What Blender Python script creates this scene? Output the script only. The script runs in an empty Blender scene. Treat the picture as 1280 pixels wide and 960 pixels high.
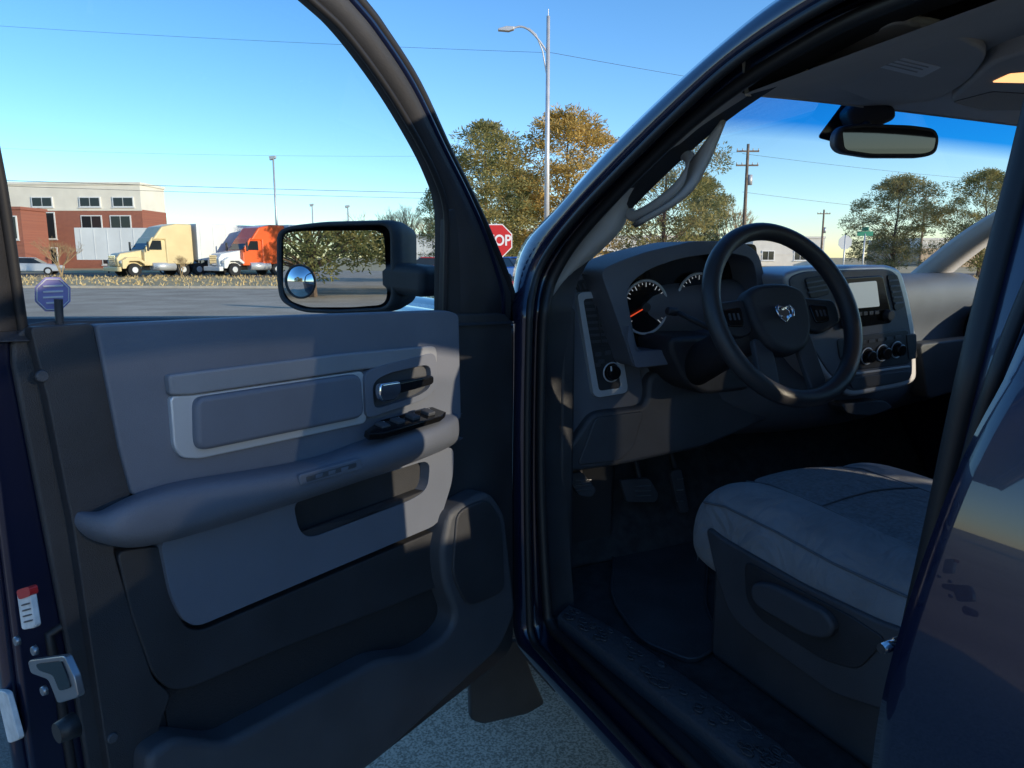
import bpy, bmesh, math, random
from mathutils import Vector, Matrix
random.seed(7)
V=Vector
sc=bpy.context.scene
COL=sc.collection
rad=math.radians
# ---------------------------------------------------------------- camera
C=V((-1.72,-1.54,1.42)); YAW=rad(25); P=rad(9.7); F=925.0
RT=V((math.cos(YAW),-math.sin(YAW),0)); FH=V((math.sin(YAW),math.cos(YAW),0))
FW=FH*math.cos(P)+V((0,0,-math.sin(P))); UP=RT.cross(FW)
cam=bpy.data.cameras.new('camera'); camo=bpy.data.objects.new('camera',cam); COL.objects.link(camo)
camo.location=C; camo.rotation_euler=(rad(90)-P,0,-YAW)
cam.sensor_width=36; cam.lens=F/1280*36; cam.clip_start=.02; cam.clip_end=6000
sc.camera=camo
sc.view_settings.view_transform='Standard'; sc.view_settings.look='None'; sc.view_settings.exposure=0
# survey helpers: intersect a sight line with a real surface plane of the truck / street
def hit(u,v,o,n):
    d=FW+RT*((u-640)/F)+UP*((480-v)/F)
    return C+d*((o-C).dot(n)/d.dot(n))
def far(u,v,D): return hit(u,v,C+FH*D,FH)
def gnd(u,D,z=0.0):
    p=far(u,322,D); return V((p.x,p.y,z))
# ---------------------------------------------------------------- materials
def mat(name,col,rough=.6,metal=0,bump=0,bscale=200,var=0,vscale=3,coat=0,spec=.5,col2=None,emit=None,sheen=0,wr=0):
    m=bpy.data.materials.new(name); m.use_nodes=True; nt=m.node_tree; b=nt.nodes['Principled BSDF']
    b.inputs['Base Color'].default_value=(*col,1); b.inputs['Roughness'].default_value=rough
    b.inputs['Metallic'].default_value=metal; b.inputs['Coat Weight'].default_value=coat
    b.inputs['Coat Roughness'].default_value=.02
    b.inputs['Specular IOR Level'].default_value=spec
    b.inputs['Sheen Weight'].default_value=sheen
    tc=nt.nodes.new('ShaderNodeTexCoord')
    if emit:
        b.inputs['Emission Color'].default_value=(*emit[0],1); b.inputs['Emission Strength'].default_value=emit[1]
    if var or col2:
        n=nt.nodes.new('ShaderNodeTexNoise'); n.inputs['Scale'].default_value=vscale; n.inputs['Detail'].default_value=6
        nt.links.new(tc.outputs['Object'],n.inputs['Vector'])
        r=nt.nodes.new('ShaderNodeValToRGB'); r.color_ramp.elements[0].position=.35; r.color_ramp.elements[1].position=.65
        c2=col2 if col2 else tuple(c*(1+var) for c in col)
        c1=col if col2 else tuple(c*(1-var) for c in col)
        r.color_ramp.elements[0].color=(*c1,1); r.color_ramp.elements[1].color=(*c2,1)
        nt.links.new(n.outputs['Fac'],r.inputs['Fac']); nt.links.new(r.outputs['Color'],b.inputs['Base Color'])
    last=None
    if wr:
        n=nt.nodes.new('ShaderNodeTexNoise'); n.inputs['Scale'].default_value=9; n.inputs['Detail'].default_value=2; n.inputs['Distortion'].default_value=1.5
        nt.links.new(tc.outputs['Object'],n.inputs['Vector'])
        bp=nt.nodes.new('ShaderNodeBump'); bp.inputs['Strength'].default_value=wr; bp.inputs['Distance'].default_value=.04
        nt.links.new(n.outputs['Fac'],bp.inputs['Height']); nt.links.new(bp.outputs['Normal'],b.inputs['Normal']); last=bp
    if bump:
        n=nt.nodes.new('ShaderNodeTexNoise'); n.inputs['Scale'].default_value=bscale; n.inputs['Detail'].default_value=3
        nt.links.new(tc.outputs['Object'],n.inputs['Vector'])
        bp=nt.nodes.new('ShaderNodeBump'); bp.inputs['Strength'].default_value=bump; bp.inputs['Distance'].default_value=.002
        nt.links.new(n.outputs['Fac'],bp.inputs['Height']); nt.links.new(bp.outputs['Normal'],b.inputs['Normal'])
        if last: nt.links.new(last.outputs['Normal'],bp.inputs['Normal'])
    return m
def glassmat(name,tint,tintband=False):
    m=bpy.data.materials.new(name); m.use_nodes=True; nt=m.node_tree; nt.nodes.clear()
    o=nt.nodes.new('ShaderNodeOutputMaterial'); mx=nt.nodes.new('ShaderNodeMixShader')
    t=nt.nodes.new('ShaderNodeBsdfTransparent'); g=nt.nodes.new('ShaderNodeBsdfGlossy'); g.inputs['Roughness'].default_value=.0
    t.inputs['Color'].default_value=(*tint,1)
    lw=nt.nodes.new('ShaderNodeLayerWeight'); lw.inputs['Blend'].default_value=.5
    pw=nt.nodes.new('ShaderNodeMath'); pw.operation='POWER'; pw.inputs[1].default_value=5
    ma=nt.nodes.new('ShaderNodeMath'); ma.operation='MULTIPLY_ADD'; ma.inputs[1].default_value=.6; ma.inputs[2].default_value=.045
    nt.links.new(lw.outputs['Facing'],pw.inputs[0]); nt.links.new(pw.outputs[0],ma.inputs[0])
    nt.links.new(ma.outputs[0],mx.inputs[0]); nt.links.new(t.outputs[0],mx.inputs[1]); nt.links.new(g.outputs[0],mx.inputs[2])
    nt.links.new(mx.outputs[0],o.inputs[0])
    if tintband:
        at=nt.nodes.new('ShaderNodeAttribute'); at.attribute_name='band'
        r=nt.nodes.new('ShaderNodeValToRGB'); r.color_ramp.elements[0].position=.10; r.color_ramp.elements[0].color=(.03,.40,.80,1)
        r.color_ramp.elements[1].position=.19; r.color_ramp.elements[1].color=(*tint,1)
        nt.links.new(at.outputs['Fac'],r.inputs['Fac']); nt.links.new(r.outputs[0],t.inputs['Color'])
    return m
M={}
M['blue']=mat('navy_paint',(.006,.011,.040),.26,.3,coat=1,var=.15,vscale=400)
M['bluejamb']=mat('navy_paint_jamb',(.006,.010,.036),.3,.3,coat=.7)
M['gray']=mat('grey_vinyl',(.135,.150,.188),.52,bump=.35,bscale=900,var=.05,vscale=8)
M['graylt']=mat('light_grey_vinyl',(.22,.235,.265),.5,bump=.3,bscale=900,var=.05,vscale=8)
M['pad']=mat('armrest_vinyl',(.125,.139,.175),.5,bump=.4,bscale=700,var=.06,vscale=7)
M['dash']=mat('dash_vinyl',(.108,.118,.142),.55,bump=.5,bscale=700,var=.08,vscale=7)
M['black']=mat('black_plastic',(.029,.030,.035),.5,bump=.5,bscale=800,var=.2,vscale=9)
M['blackm']=mat('black_plastic_ribbed',(.018,.018,.021),.7,bump=1,bscale=400)
M['dkgray']=mat('dark_grey_plastic',(.058,.062,.072),.5,bump=.4,bscale=800,var=.12,vscale=9)
M['rubber']=mat('rubber_seal',(.016,.016,.018),.5)
M['silver']=mat('satin_silver',(.58,.60,.63),.4,.35)
M['chrome']=mat('chrome',(.85,.85,.87),.06,1)
M['mirror']=mat('mirror_glass',(.9,.92,.95),.0,1)
M['darkmirror']=mat('dark_reflection_glass',(.05,.053,.058),.02,1)  # dark cabin reflection put into the mirror's own colour
M['carpet']=mat('black_carpet',(.036,.037,.041),.95,bump=1,bscale=500,var=.3,vscale=30)
M['mat']=mat('rubber_floor_mat',(.048,.050,.056),.7,bump=1,bscale=120,var=.2,vscale=12)
M['fabric']=mat('grey_seat_fabric',(.22,.238,.262),.9,bump=.8,bscale=600,var=.10,vscale=10,sheen=.15,wr=.6)
M['fabric2']=mat('grey_seat_insert',(.145,.168,.192),.95,bump=1,bscale=250,var=.22,vscale=130,sheen=.1,wr=.5)
M['seam']=mat('seat_piping',(.11,.12,.135),.8)
M['leather']=mat('wheel_leather',(.035,.035,.038),.33,bump=.4,bscale=500)
M['liner']=mat('headliner',(.54,.51,.48),.9,bump=.5,bscale=300,var=.04,vscale=5)
M['pillar']=mat('pillar_trim',(.44,.43,.42),.7,bump=.4,bscale=500)
M['screen']=mat('display_glass',(.5,.55,.55),.12,emit=((.75,.85,.85),.25))
M['gblack']=mat('gloss_black',(.008,.008,.009),.12)
M['white']=mat('white_print',(.75,.75,.75),.5)
M['tick']=mat('dial_marking',(.8,.8,.8),.5,emit=((.9,.95,1),.22))
M['red']=mat('red_paint',(.55,.02,.02),.4)
M['ndl']=mat('needle_red',(.8,.05,.02),.4,emit=((1,.1,.03),.6))
M['lav']=mat('lavender_sticker',(.30,.28,.55),.5)
M['label']=mat('label_white',(.7,.68,.66),.5,var=.15,vscale=60)
M['lamp']=mat('courtesy_lamp',(.9,.5,.2),.4,emit=((1,.5,.2),1.6))
M['tire']=mat('tyre',(.018,.018,.019),.85,bump=.6,bscale=60)
M['scuff']=mat('scuff_plastic',(.065,.068,.078),.42,bump=1,bscale=110)
M['latch']=mat('zinc_latch',(.30,.31,.33),.35,.8)
M['wglass']=glassmat('windshield_glass',(.95,.975,.98),True)
M['sglass']=glassmat('side_glass',(.82,.90,.91))
M['shadeglass']=glassmat('sun_dimming_glass',(.09,.095,.10))  # for unseen rear side panes, tinted to weaken sun on the door
M['rglass']=glassmat('rear_sun_pass_glass',(.85,.87,.87))  # for the unseen rear pane, kept clear so sun reaches the door
M['darkglass']=mat('dark_glass',(.02,.025,.03),.05)
# ---------------------------------------------------------------- builders
def empty(name,parent=None,loc=(0,0,0),rz=0):
    o=bpy.data.objects.new(name,None); COL.objects.link(o); o.parent=parent; o.location=loc; o.rotation_euler=(0,0,rz)
    o.empty_display_size=.2
    return o
def mk(name,verts,faces,m,parent,smooth=False,bevel=0,seg=3,sub=0,solid=0):
    me=bpy.data.meshes.new(name); me.from_pydata([tuple(v) for v in verts],[],faces); me.update()
    bm=bmesh.new(); bm.from_mesh(me); bmesh.ops.recalc_face_normals(bm,faces=bm.faces); bm.to_mesh(me); bm.free()
    o=bpy.data.objects.new(name,me); COL.objects.link(o); o.parent=parent
    if m: me.materials.append(m)
    if smooth or bevel or sub:
        for p in me.polygons: p.use_smooth=True
    if solid:
        md=o.modifiers.new('s','SOLIDIFY'); md.thickness=solid; md.offset=0
    if sub:
        md=o.modifiers.new('sub','SUBSURF'); md.levels=sub; md.render_levels=sub
    if bevel:
        md=o.modifiers.new('b','BEVEL'); md.width=bevel; md.segments=seg; md.limit_method='ANGLE'; md.angle_limit=rad(35); md.harden_normals=True
    return o
def rc(pts,r=8,k=4):
    out=[];n=len(pts)
    for i in range(n):
        a=V((*pts[i-1],0));b=V((*pts[i],0));c=V((*pts[(i+1)%n],0))
        d1=(a-b);d2=(c-b); l1=min(r,d1.length*.45); l2=min(r,d2.length*.45)
        p1=b+d1.normalized()*l1; p2=b+d2.normalized()*l2
        for j in range(k+1):
            t=j/k; q=p1*(1-t)**2+b*2*t*(1-t)+p2*t*t; out.append((q.x,q.y))
    return out
def cat(pts,k=5):
    out=[];n=len(pts)
    for i in range(n-1):
        p0=V(pts[max(i-1,0)]);p1=V(pts[i]);p2=V(pts[i+1]);p3=V(pts[min(i+2,n-1)])
        for j in range(k):
            t=j/k
            out.append(.5*((2*p1)+(p2-p0)*t+(2*p0-5*p1+4*p2-p3)*t*t+(3*p1-p0-3*p2+p3)*t**3))
    out.append(V(pts[-1])); return out
def slab(name,pts,n,depth,m,parent,bevel=.003,holes=(),seg=3):
    """solid plate: front outline pts (3D), extruded by depth along -n"""
    bm=bmesh.new()
    loops=[pts]+list(holes); allv=[];es=[]
    for lp in loops:
        vs=[bm.verts.new(p) for p in lp]; allv.append(vs)
        if holes:
            for i in range(len(vs)): es.append(bm.edges.new((vs[i-1],vs[i])))
    if holes: bmesh.ops.triangle_fill(bm,edges=es,use_beauty=True)
    else: bm.faces.new(allv[0])
    fr=list(bm.faces); mp={}
    for vs in allv:
        for v_ in vs: mp[v_]=bm.verts.new(v_.co-n*depth)
    for f in fr: bm.faces.new([mp[v_] for v_ in reversed(f.verts)])
    for vs in allv:
        for i in range(len(vs)):
            bm.faces.new((vs[i-1],vs[i],mp[vs[i]],mp[vs[i-1]]))
    bmesh.ops.recalc_face_normals(bm,faces=bm.faces)
    me=bpy.data.meshes.new(name); bm.to_mesh(me); bm.free(); me.materials.append(m)
    o=bpy.data.objects.new(name,me); COL.objects.link(o); o.parent=parent
    for p in me.polygons: p.use_smooth=bool(bevel)
    if bevel:
        md=o.modifiers.new('b','BEVEL'); md.width=bevel; md.segments=seg; md.limit_method='ANGLE'; md.angle_limit=rad(35); md.harden_normals=True
    return o
def loft(name,rows,m,parent,sub=0,closed=False,solid=0):
    n=len(rows[0]); vs=[p for r in rows for p in r]; fs=[]
    for i in range(len(rows)-1):
        for j in range(n if closed else n-1):
            k=(j+1)%n
            fs.append((i*n+j,i*n+k,(i+1)*n+k,(i+1)*n+j))
    return mk(name,vs,fs,m,parent,smooth=True,sub=sub,solid=solid)
def tube(name,pts,r,m,parent,cyc=False,res=3):
    cu=bpy.data.curves.new(name,'CURVE'); cu.dimensions='3D'; cu.bevel_depth=r; cu.bevel_resolution=res
    s=cu.splines.new('POLY'); s.points.add(len(pts)-1)
    for i,p in enumerate(pts): s.points[i].co=(p[0],p[1],p[2],1)
    s.use_cyclic_u=cyc; s.use_smooth=True
    cu.materials.append(m); cu.use_fill_caps=True
    o=bpy.data.objects.new(name,cu); COL.objects.link(o); o.parent=parent; return o
def box(name,x0,x1,y0,y1,z0,z1,m,parent,bevel=.01,seg=2,rot=None):
    vs=[V((x,y,z)) for x in(x0,x1) for y in(y0,y1) for z in(z0,z1)]
    if rot:
        c=V(((x0+x1)/2,(y0+y1)/2,(z0+z1)/2)); vs=[c+rot@(v_-c) for v_ in vs]
    return mk(name,vs,[(0,1,3,2),(4,6,7,5),(0,4,5,1),(2,3,7,6),(0,2,6,4),(1,5,7,3)],m,parent,bevel=bevel,seg=seg)
def cyl(name,p0,p1,r0,r1,m,parent,n=24,bevel=0):
    p0=V(p0);p1=V(p1);d=(p1-p0).normalized(); a=d.orthogonal().normalized(); b=d.cross(a)
    vs=[];
    for p,r in((p0,r0),(p1,r1)):
        for i in range(n):
            t=2*math.pi*i/n; vs.append(p+a*math.cos(t)*r+b*math.sin(t)*r)
    fs=[(i,(i+1)%n,n+(i+1)%n,n+i) for i in range(n)]+[tuple(range(n)),tuple(range(n,2*n))]
    o=mk(name,vs,fs,m,parent)
    for p in o.data.polygons[:n]: p.use_smooth=True
    if bevel:
        md=o.modifiers.new('b','BEVEL'); md.width=bevel; md.segments=2; md.limit_method='ANGLE'; md.angle_limit=rad(50)
    return o
Z=V((0,0,1))
# ================================================================ TRUCK
T=empty('pickup_truck')
# ---- front door (open 60 degrees)
H=V((-1.0,0,0)); E=V((-.863,-.5045,0)).normalized(); NI=V((.5045,-.863,0)).normalized()
def D3(s,z,n=0): return H+E*s+NI*n+Z*z
def dp(u,v,n=0): return hit(u,v,H+NI*n,NI)
tg=rad(12); GN=(NI*math.cos(tg)-Z*math.sin(tg)).normalized()
def dg(u,v,n=0): return hit(u,v,D3(0,1.30,-.03)+GN*n,GN)
DR=empty('front_door',T)
def dslab(name,pts,n,depth,m,bevel=.004,r=8,holes=(),seg=3):
    return slab(name,[dp(u,v,n) for u,v in rc(pts,r)],NI,depth,m,DR,bevel,[[dp(u,v,n) for u,v in rc(h,r)] for h in holes],seg)
# steel shell
shell=[(.03,.47),(.9,.43),(1.0,.44),(1.05,.5),(1.065,.8),(1.065,1.10),(1.065,1.335),(.03,1.28)]
sh=rc(shell,.04)
slab('outer_shell',[D3(s,z,-.03) for s,z in sh],NI,.13,M['blue'],DR,.012)
slab('inner_steel_flange',[D3(s*.985+.005,z*.99+.008,-.012) for s,z in sh],NI,.017,M['bluejamb'],DR,.006)
# black trim base
core=rc([(-.005,.455),(.5,.445),(.93,.45),(.985,.52),(1.0,.9),(1.03,1.347),(.60,1.325),(-.0,1.295)],.05)
slab('trim_base',[D3(s,z,0) for s,z in core],NI,.012,M['black'],DR,.005)
tube('door_seal',[D3(s+ (.014 if s>.5 else 0),z,-.010) for s,z in core if z<1.25],.006,M['rubber'],DR)
# upper grey panel
dslab('upper_panel',[(120,406),(330,396),(560,388),(574,393),(577,525),(450,560),(300,600),(166,620),(150,560)],.024,.03,M['gray'],.009,6)
dslab('rear_edge_cap',[(38,409),(117,404),(146,540),(166,615),(146,655),(143,690),(166,770),(192,848),(214,868),(188,945),(190,1050),(150,1050),(120,850),(92,660),(60,500)],.0175,.02,M['black'],.008,8)
dslab('trim_strip',[(211,469),(430,442),(543,432),(547,438),(547,455),(455,462),(240,494),(214,494)],.036,.014,M['graylt'],.004,5)
dslab('silver_bezel',[(213,495),(240,494),(455,463),(459,529),(250,574),(228,573),(218,560)],.032,.012,M['silver'],.003,8)
dslab('insert_pad',[(246,498),(453,467),(457,522),(255,564),(247,556)],.044,.02,M['gray'],.009,12,seg=4)
dslab('handle_bowl',[(456,465),(480,456),(545,440),(547,486),(530,500),(458,524)],.038,.016,M['gray'],.006,10,
      holes=[[(466,478),(485,467),(538,455),(540,483),(525,494),(468,512)]])
dslab('handle_recess',[(462,470),(542,450),(544,490),(462,516)],.0265,.002,M['dkgray'],0,6)
dslab('release_handle',[(498,478),(543,469),(543,480),(520,487),(500,492)],.056,.014,M['gblack'],.004,4)
dslab('release_handle_tip',[(476,480),(502,476),(503,490),(495,500),(480,503),(475,495)],.058,.014,M['chrome'],.004,5)
# armrest
r0=[(124,640),(140,630),(165,618),(215,600),(300,589),(400,571),(432,556),(470,543),(555,514),(577,518)]
r1=[(122,647),(140,639),(165,629),(215,613),(300,603),(400,586),(440,571),(480,558),(560,528),(579,526)]
r2=[(121,664),(140,669),(165,669),(215,660),(300,636),(400,607),(440,593),(480,579),(560,549),(580,538)]
r3=[(128,679),(145,684),(170,686),(215,677),(300,651),(400,619),(440,605),(480,592),(560,562),(578,548)]
def mixp(a,b,t): return [(x[0]*(1-t)+y[0]*t,x[1]*(1-t)+y[1]*t) for x,y in zip(a,b)]
mu=[.72,.93,1,1,1,1,1,1,1,.5]
rows=[[dp(u,v,0) for u,v in r0]]
for r,nn in((r0,.026),(mixp(r0,r1,.5),.066),(r1,.082),(mixp(r1,r2,.5),.089),(r2,.088),(mixp(r2,r3,.55),.080),(r3,.052),(r3,.0)):
    rows.append([dp(u,v,nn*k) for (u,v),k in zip(r,mu)])
rows=[[r[0]+E*.006]+r+[r[-1]-E*.008] for r in rows]
for r in rows:
    for j in (0,-1):
        q=r[j]; nn=(q-H).dot(NI); r[j]=q-NI*nn*.9
loft('armrest',rows,M['pad'],DR,sub=2)
slab('grip_badge',[dp(u,v,.0915) for u,v in rc([(374,594),(452,572),(453,587),(376,608)],4)],NI,.01,M['gray'],DR,.003)
slab('grip_badge_inset',[dp(u,v,.0925) for u,v in rc([(383,596),(446,578),(446,584),(384,603)],2)],NI,.003,M['dkgray'],DR,.001)
for i in range(3):
    a=395+i*16; slab('badge_mark_%d'%i,[dp(u,v,.0935) for u,v in((a,594-i*4.4),(a+9,591.5-i*4.4),(a+8,596-i*4.4),(a,598.5-i*4.4))],NI,.002,M['gray'],DR,.0005)
sb=[(456,540,.07),(476,527,.04),(540,510,.04),(558,517,.07),(552,522,.085),(480,544,.085),(462,545,.083)]
pts=[dp(u,v,n)+Z*.003 for u,v,n in sb]
slab('switch_bank',pts,(NI*.3+Z*.95).normalized(),.012,M['gblack'],DR,.002)
for i in range(4):
    u=478+i*19; v=536-i*5.6
    q=dp(u,v,.064)+Z*.006
    R=Matrix.Rotation(math.atan2(E.y,E.x),3,'Z')@Matrix.Rotation(rad(-12),3,'X')
    box('window_switch_%d'%i,q.x-.010,q.x+.010,q.y-.011,q.y+.011,q.z-.004,q.z+.004,M['dkgray'],DR,.0025,2,R)
    box('switch_lip_%d'%i,q.x-.008,q.x+.008,q.y+.006,q.y+.009,q.z+.002,q.z+.005,M['silver'],DR,.001,1,R)
# lower grey panel with pocket
pocket=[(366,628),(538,574),(535,612),(512,626),(388,673),(374,664)]
dslab('lower_panel',[(200,676),(568,556),(566,600),(549,655),(246,784),(228,775),(214,745)],.028,.03,M['gray'],.006,14,holes=[pocket])
dslab('pocket_well',[(350,620),(545,560),(545,630),(380,690)],.004,.003,M['black'],0,4)
slab('pocket_floor',[dp(372,664,.026),dp(388,672,.026),dp(512,625,.026),dp(535,611,.026),dp(535,605,.004),dp(380,662,.004)],Z,.003,M['black'],DR,0)
# black band and lower map pocket
dslab('lower_band',[(146,690),(203,682),(216,748),(231,783),(250,789),(552,660),(562,636),(556,730),(480,762),(350,812),(240,860),(214,864),(192,845),(165,770)],.020,.025,M['black'],.008,12)
rim=[(186,945),(222,922),(284,929),(350,893),(478,824),(524,819),(558,797),(572,772),(556,728),(553,692),(563,640),(612,612),(632,640),(646,765),(626,812),(470,955),(300,1060),(215,1060),(185,990)]
dslab('map_pocket_rim',rim,.055,.06,M['dkgray'],.014,14,seg=4)
dslab('speaker_cover',[(572,640),(610,622),(628,650),(632,740),(585,760),(566,720)],.060,.01,M['black'],.004,14)
dslab('pocket_mesh',[(200,850),(480,750),(560,725),(575,790),(480,850),(280,945),(215,935)],.006,.004,M['blackm'],0,6)
for u,v in((52,470),(140,922)):
    q=dp(u,v,.017); cyl('trim_clip',q,q+NI*.004,.008,.006,M['dkgray'],DR,16)
q=dp(73,398,.0); tube('lock_knob',[q-Z*.02,dp(73,374,.0)],.0048,M['black'],DR)
# latch end of the door
LO=H+E*1.0655
def lf(u,v,o=0): return hit(u,v,LO+E*o,E)
def lslab(name,pts,d,m,b=.0015): slab(name,[lf(u,v,d) for u,v in rc(pts,4)],E,d+.004,m,DR,b)
lslab('tyre_label',[(20,738),(36,733),(44,785),(27,788)],.003,M['label'])
lslab('label_red_band',[(20,738),(36,733),(38,745),(23,750)],.0045,M['red'],0)
for i in range(4): lslab('label_text_%d'%i,[(26+i,756+i*7),(37+i*1.2,753+i*7),(37.3+i*1.2,755+i*7),(26.4+i,758+i*7)],.0036,M['dkgray'],0)
lslab('certification_label',[(-6,862),(8,866),(24,925),(10,930)],.003,M['label'])
lslab('latch_plate',[(34,826),(80,820),(92,846),(98,872),(72,880),(60,850),(38,842)],.004,M['latch'])
lslab('latch_mouth',[(44,830),(76,826),(84,846),(88,860),(74,864),(66,844),(48,838)],.0055,M['gblack'],0)
for u,v in((24,800),(46,812),(58,862),(92,905)):
    q=lf(u,v,0); cyl('latch_bolt',q,q+E*.005,.006,.005,M['latch'],DR,12)
q=lf(95,905,0); cyl('door_bumper',q,q+E*.02,.014,.011,M['rubber'],DR,16)
# window frame (tilted inwards)
outer=cat([(-160,420),(-260,200),(-260,-60),(-100,-220),(160,-230),(330,-140),(450,0),(482,42),(522,105),(562,190),(592,250),(617,305),(640,365),(643,402)],5)
inner=cat([(28,412),(0,225),(-40,20),(-20,-120),(100,-160),(260,-110),(388,0),(432,42),(480,106),(518,168),(544,220),(557,265),(557,340),(556,402)],5)
fo=[dg(p.x,p.y,.012) for p in outer]; fi=[dg(p.x,p.y,.012) for p in inner]
fm=[(a*.45+b*.55) for a,b in zip(fo,fi)]
loft('window_frame',[[p-GN*.03 for p in fo],fo,[p+GN*.010 for p in fm],fi,[p-GN*.03 for p in fi]],M['black'],DR)
loft('window_frame_outer',[[p-GN*.03 for p in fo],[p-GN*.045 for p in fm],[p-GN*.03 for p in fi]],M['blue'],DR)
tube('frame_seal_outer',[p-GN*.004 for p in fo],.010,M['rubber'],DR)
tube('frame_paint_edge',[p*.8+q_*.2 for p,q_ in zip(fo,fi)],.008,M['bluejamb'],DR)
tube('glass_run_seal',[p+GN*.001 for p in fi],.006,M['rubber'],DR)
gl=[dg(inner[i].x,inner[i].y,-.012) for i in range(0,len(inner),2)]
gl=gl+[dg(556,412,-.012),dg(28,425,-.012)]
mk('side_glass',gl,[tuple(range(len(gl)))],M['sglass'],DR)
slab('mirror_sail',[dg(u,v,.016) for u,v in rc([(560,262),(592,256),(617,310),(640,368),(640,402),(556,402)],5)],GN,.02,M['black'],DR,.004)
slab('belt_cap',[D3(-.0,1.293,-.03),D3(.6,1.323,-.03),D3(1.05,1.350,-.03),D3(1.05,1.325,.01),D3(.6,1.30,.01),D3(0,1.27,.01)],NI,.06,M['black'],DR,.004)
oc=[dg(66+24*math.cos(rad(22.5+45*i)),368+23*math.sin(rad(22.5+45*i)),-.006) for i in range(8)]
slab('octagon_sticker',oc,GN,.001,M['lav'],DR,0)
oc2=[dg(66+21.5*math.cos(rad(22.5+45*i)),368+20.5*math.sin(rad(22.5+45*i)),-.0050) for i in range(8)]
tube('sticker_border',oc2,.0007,M['white'],DR,True,1)
for i in range(4): slab('sticker_text_%d'%i,[dg(u,v,-.0045) for u,v in((54+(i==3)*4,357+i*7),(79-(i==3)*4,356+i*7),(79-(i==3)*4,358+i*7),(54+(i==3)*4,359+i*7))],GN,.001,M['white'],DR,0)
# ---- side mirror on the door
MR=empty('side_mirror',DR)
MN=(E*math.cos(rad(20))+NI*math.sin(rad(20))).normalized()
MO=D3(.17,1.42,-.26)
def mp_(u,v,n=0): return hit(u,v,MO+MN*n,MN)
gp=[(354,292),(372,289),(470,288),(480,292),(484,372),(478,381),(440,384),(385,384),(362,376),(354,362)]
hs=[(346,292),(356,284),(400,279),(484,277),(492,286),(493,376),(484,388),(420,391),(372,389),(350,376),(346,350)]
hs3=[mp_(u,v,.01) for u,v in rc(hs,10)]
cm=sum(hs3,V())/len(hs3)
rws=[[cm+(p-cm)*.93-MN*.006 for p in hs3],[cm+(p-cm)*.95 for p in hs3],hs3]
for k,d in((1.05,.03),(1.04,.07),(.93,.11),(.70,.145),(.35,.16),(.02,.165)):
    rws.append([cm+(p-cm)*k-MN*d+RT*(.02 if d>.1 else 0) for p in hs3])
loft('mirror_housing',rws,M['black'],MR,closed=True)
slab('mirror_glass',[mp_(u,v,.005) for u,v in rc(gp,8)],MN,.004,M['mirror'],MR,0)
bs=mp_(375,352,.006); rbs=.037; a=MN.cross(Z).normalized(); b=a.cross(MN)
vs=[];fs=[];n=28
for i in range(7):
    ph=i/6*rad(38)
    for j in range(n):
        t=2*math.pi*j/n; rr=rbs*math.sin(ph)/math.sin(rad(38))
        vs.append(bs+(a*math.cos(t)+b*math.sin(t))*rr+MN*(rbs*(math.cos(ph)-math.cos(rad(38)))/math.sin(rad(38))))
for i in range(6):
    for j in range(n): fs.append((i*n+j,i*n+(j+1)%n,(i+1)*n+(j+1)%n,(i+1)*n+j))
mk('blind_spot_mirror',vs,fs,M['mirror'],MR,smooth=True)
tube('blind_spot_rim',[bs+(a*math.cos(t)+b*math.sin(t))*rbs*1.03 for t in [2*math.pi*j/40 for j in range(40)]],.0022,M['black'],MR,True)
q0=D3(.10,1.36,-.06); q1=cm-MN*.08-Z*.01
box('mirror_arm',-.09,.09,-.045,.045,-.035,.035,M['black'],MR,.02,3)
o=bpy.data.objects['mirror_arm']; dd=(q1-q0); o.location=(q0+q1)/2; o.rotation_euler=dd.to_track_quat('X','Z').to_euler()
box('mirror_foot',-.05,.05,-.03,.03,-.045,.045,M['black'],MR,.015,3)
o=bpy.data.objects['mirror_foot']; o.location=D3(.09,1.345,-.055); o.rotation_euler=(0,0,math.atan2(E.y,E.x))

# ---- body side and door opening
BD=empty('cab_body',T)
ts=rad(20); SN=V((-math.cos(ts),0,math.sin(ts)))
def sp(u,v,off=0):
    p=hit(u,v,V((-1+off,0,0)),V((-1,0,0)))
    if p.z>1.30: p=hit(u,v,V((-1+off,0,1.30)),SN)
    return p
A=[(1040,1253),(801,985),(715,889),(655,822),(641,795),(638,750),(638,600),(640,430),(638,365),(652,308),(690,265),(755,192),(830,118),(900,55),(965,3),(1040,-45),(1200,-140),(1500,-260)]
B=[(1119,1277),(841,985),(750,889),(688,824),(668,798),(664,755),(661,600),(663,430),(668,368),(684,325),(720,275),(775,217),(848,145),(915,85),(985,38),(1070,-10),(1220,-85),(1500,-190)]
Cc=[(1254,1307),(912,985),(810,889),(725,809),(697,780),(690,745),(682,600),(684,430),(690,372),(701,340),(728,298),(785,235),(858,165),(925,114),(1000,68),(1090,22),(1240,-30),(1500,-110)]
mix=mixp
def crv(pp,off): return [sp(p[0],p[1],off) for p in cat(pp,6)]
a0=crv(A,.02);a1=crv(mix(A,B,.12),.0);a2=crv(mix(A,B,.75),.005);b0=crv(B,.03);b1=crv(mix(B,Cc,.12),.065);c1=crv(mix(B,Cc,.8),.075);c0=crv(Cc,.10)
back=[p+V((.12,.03,0)) for p in a0]
loft('door_opening_frame',[back,a0,a1,a2,b0,b1,c1],M['blue'],BD)
tube('body_seal_outer',crv(mix(A,B,.9),.012),.0085,M['rubber'],BD)
tube('body_seal_inner',[p+V((-.004,0,0)) for p in crv(mix(B,Cc,.82),.07)],.0125,M['rubber'],BD)
loft('opening_lip',[c1,c0,[p+V((.06,.0,0)) for p in c0]],M['black'],BD)
def hdr(x): return V((x,-.165-.25*(x/.7)**2,1.79-.07*(x/.7)**2))
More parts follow.
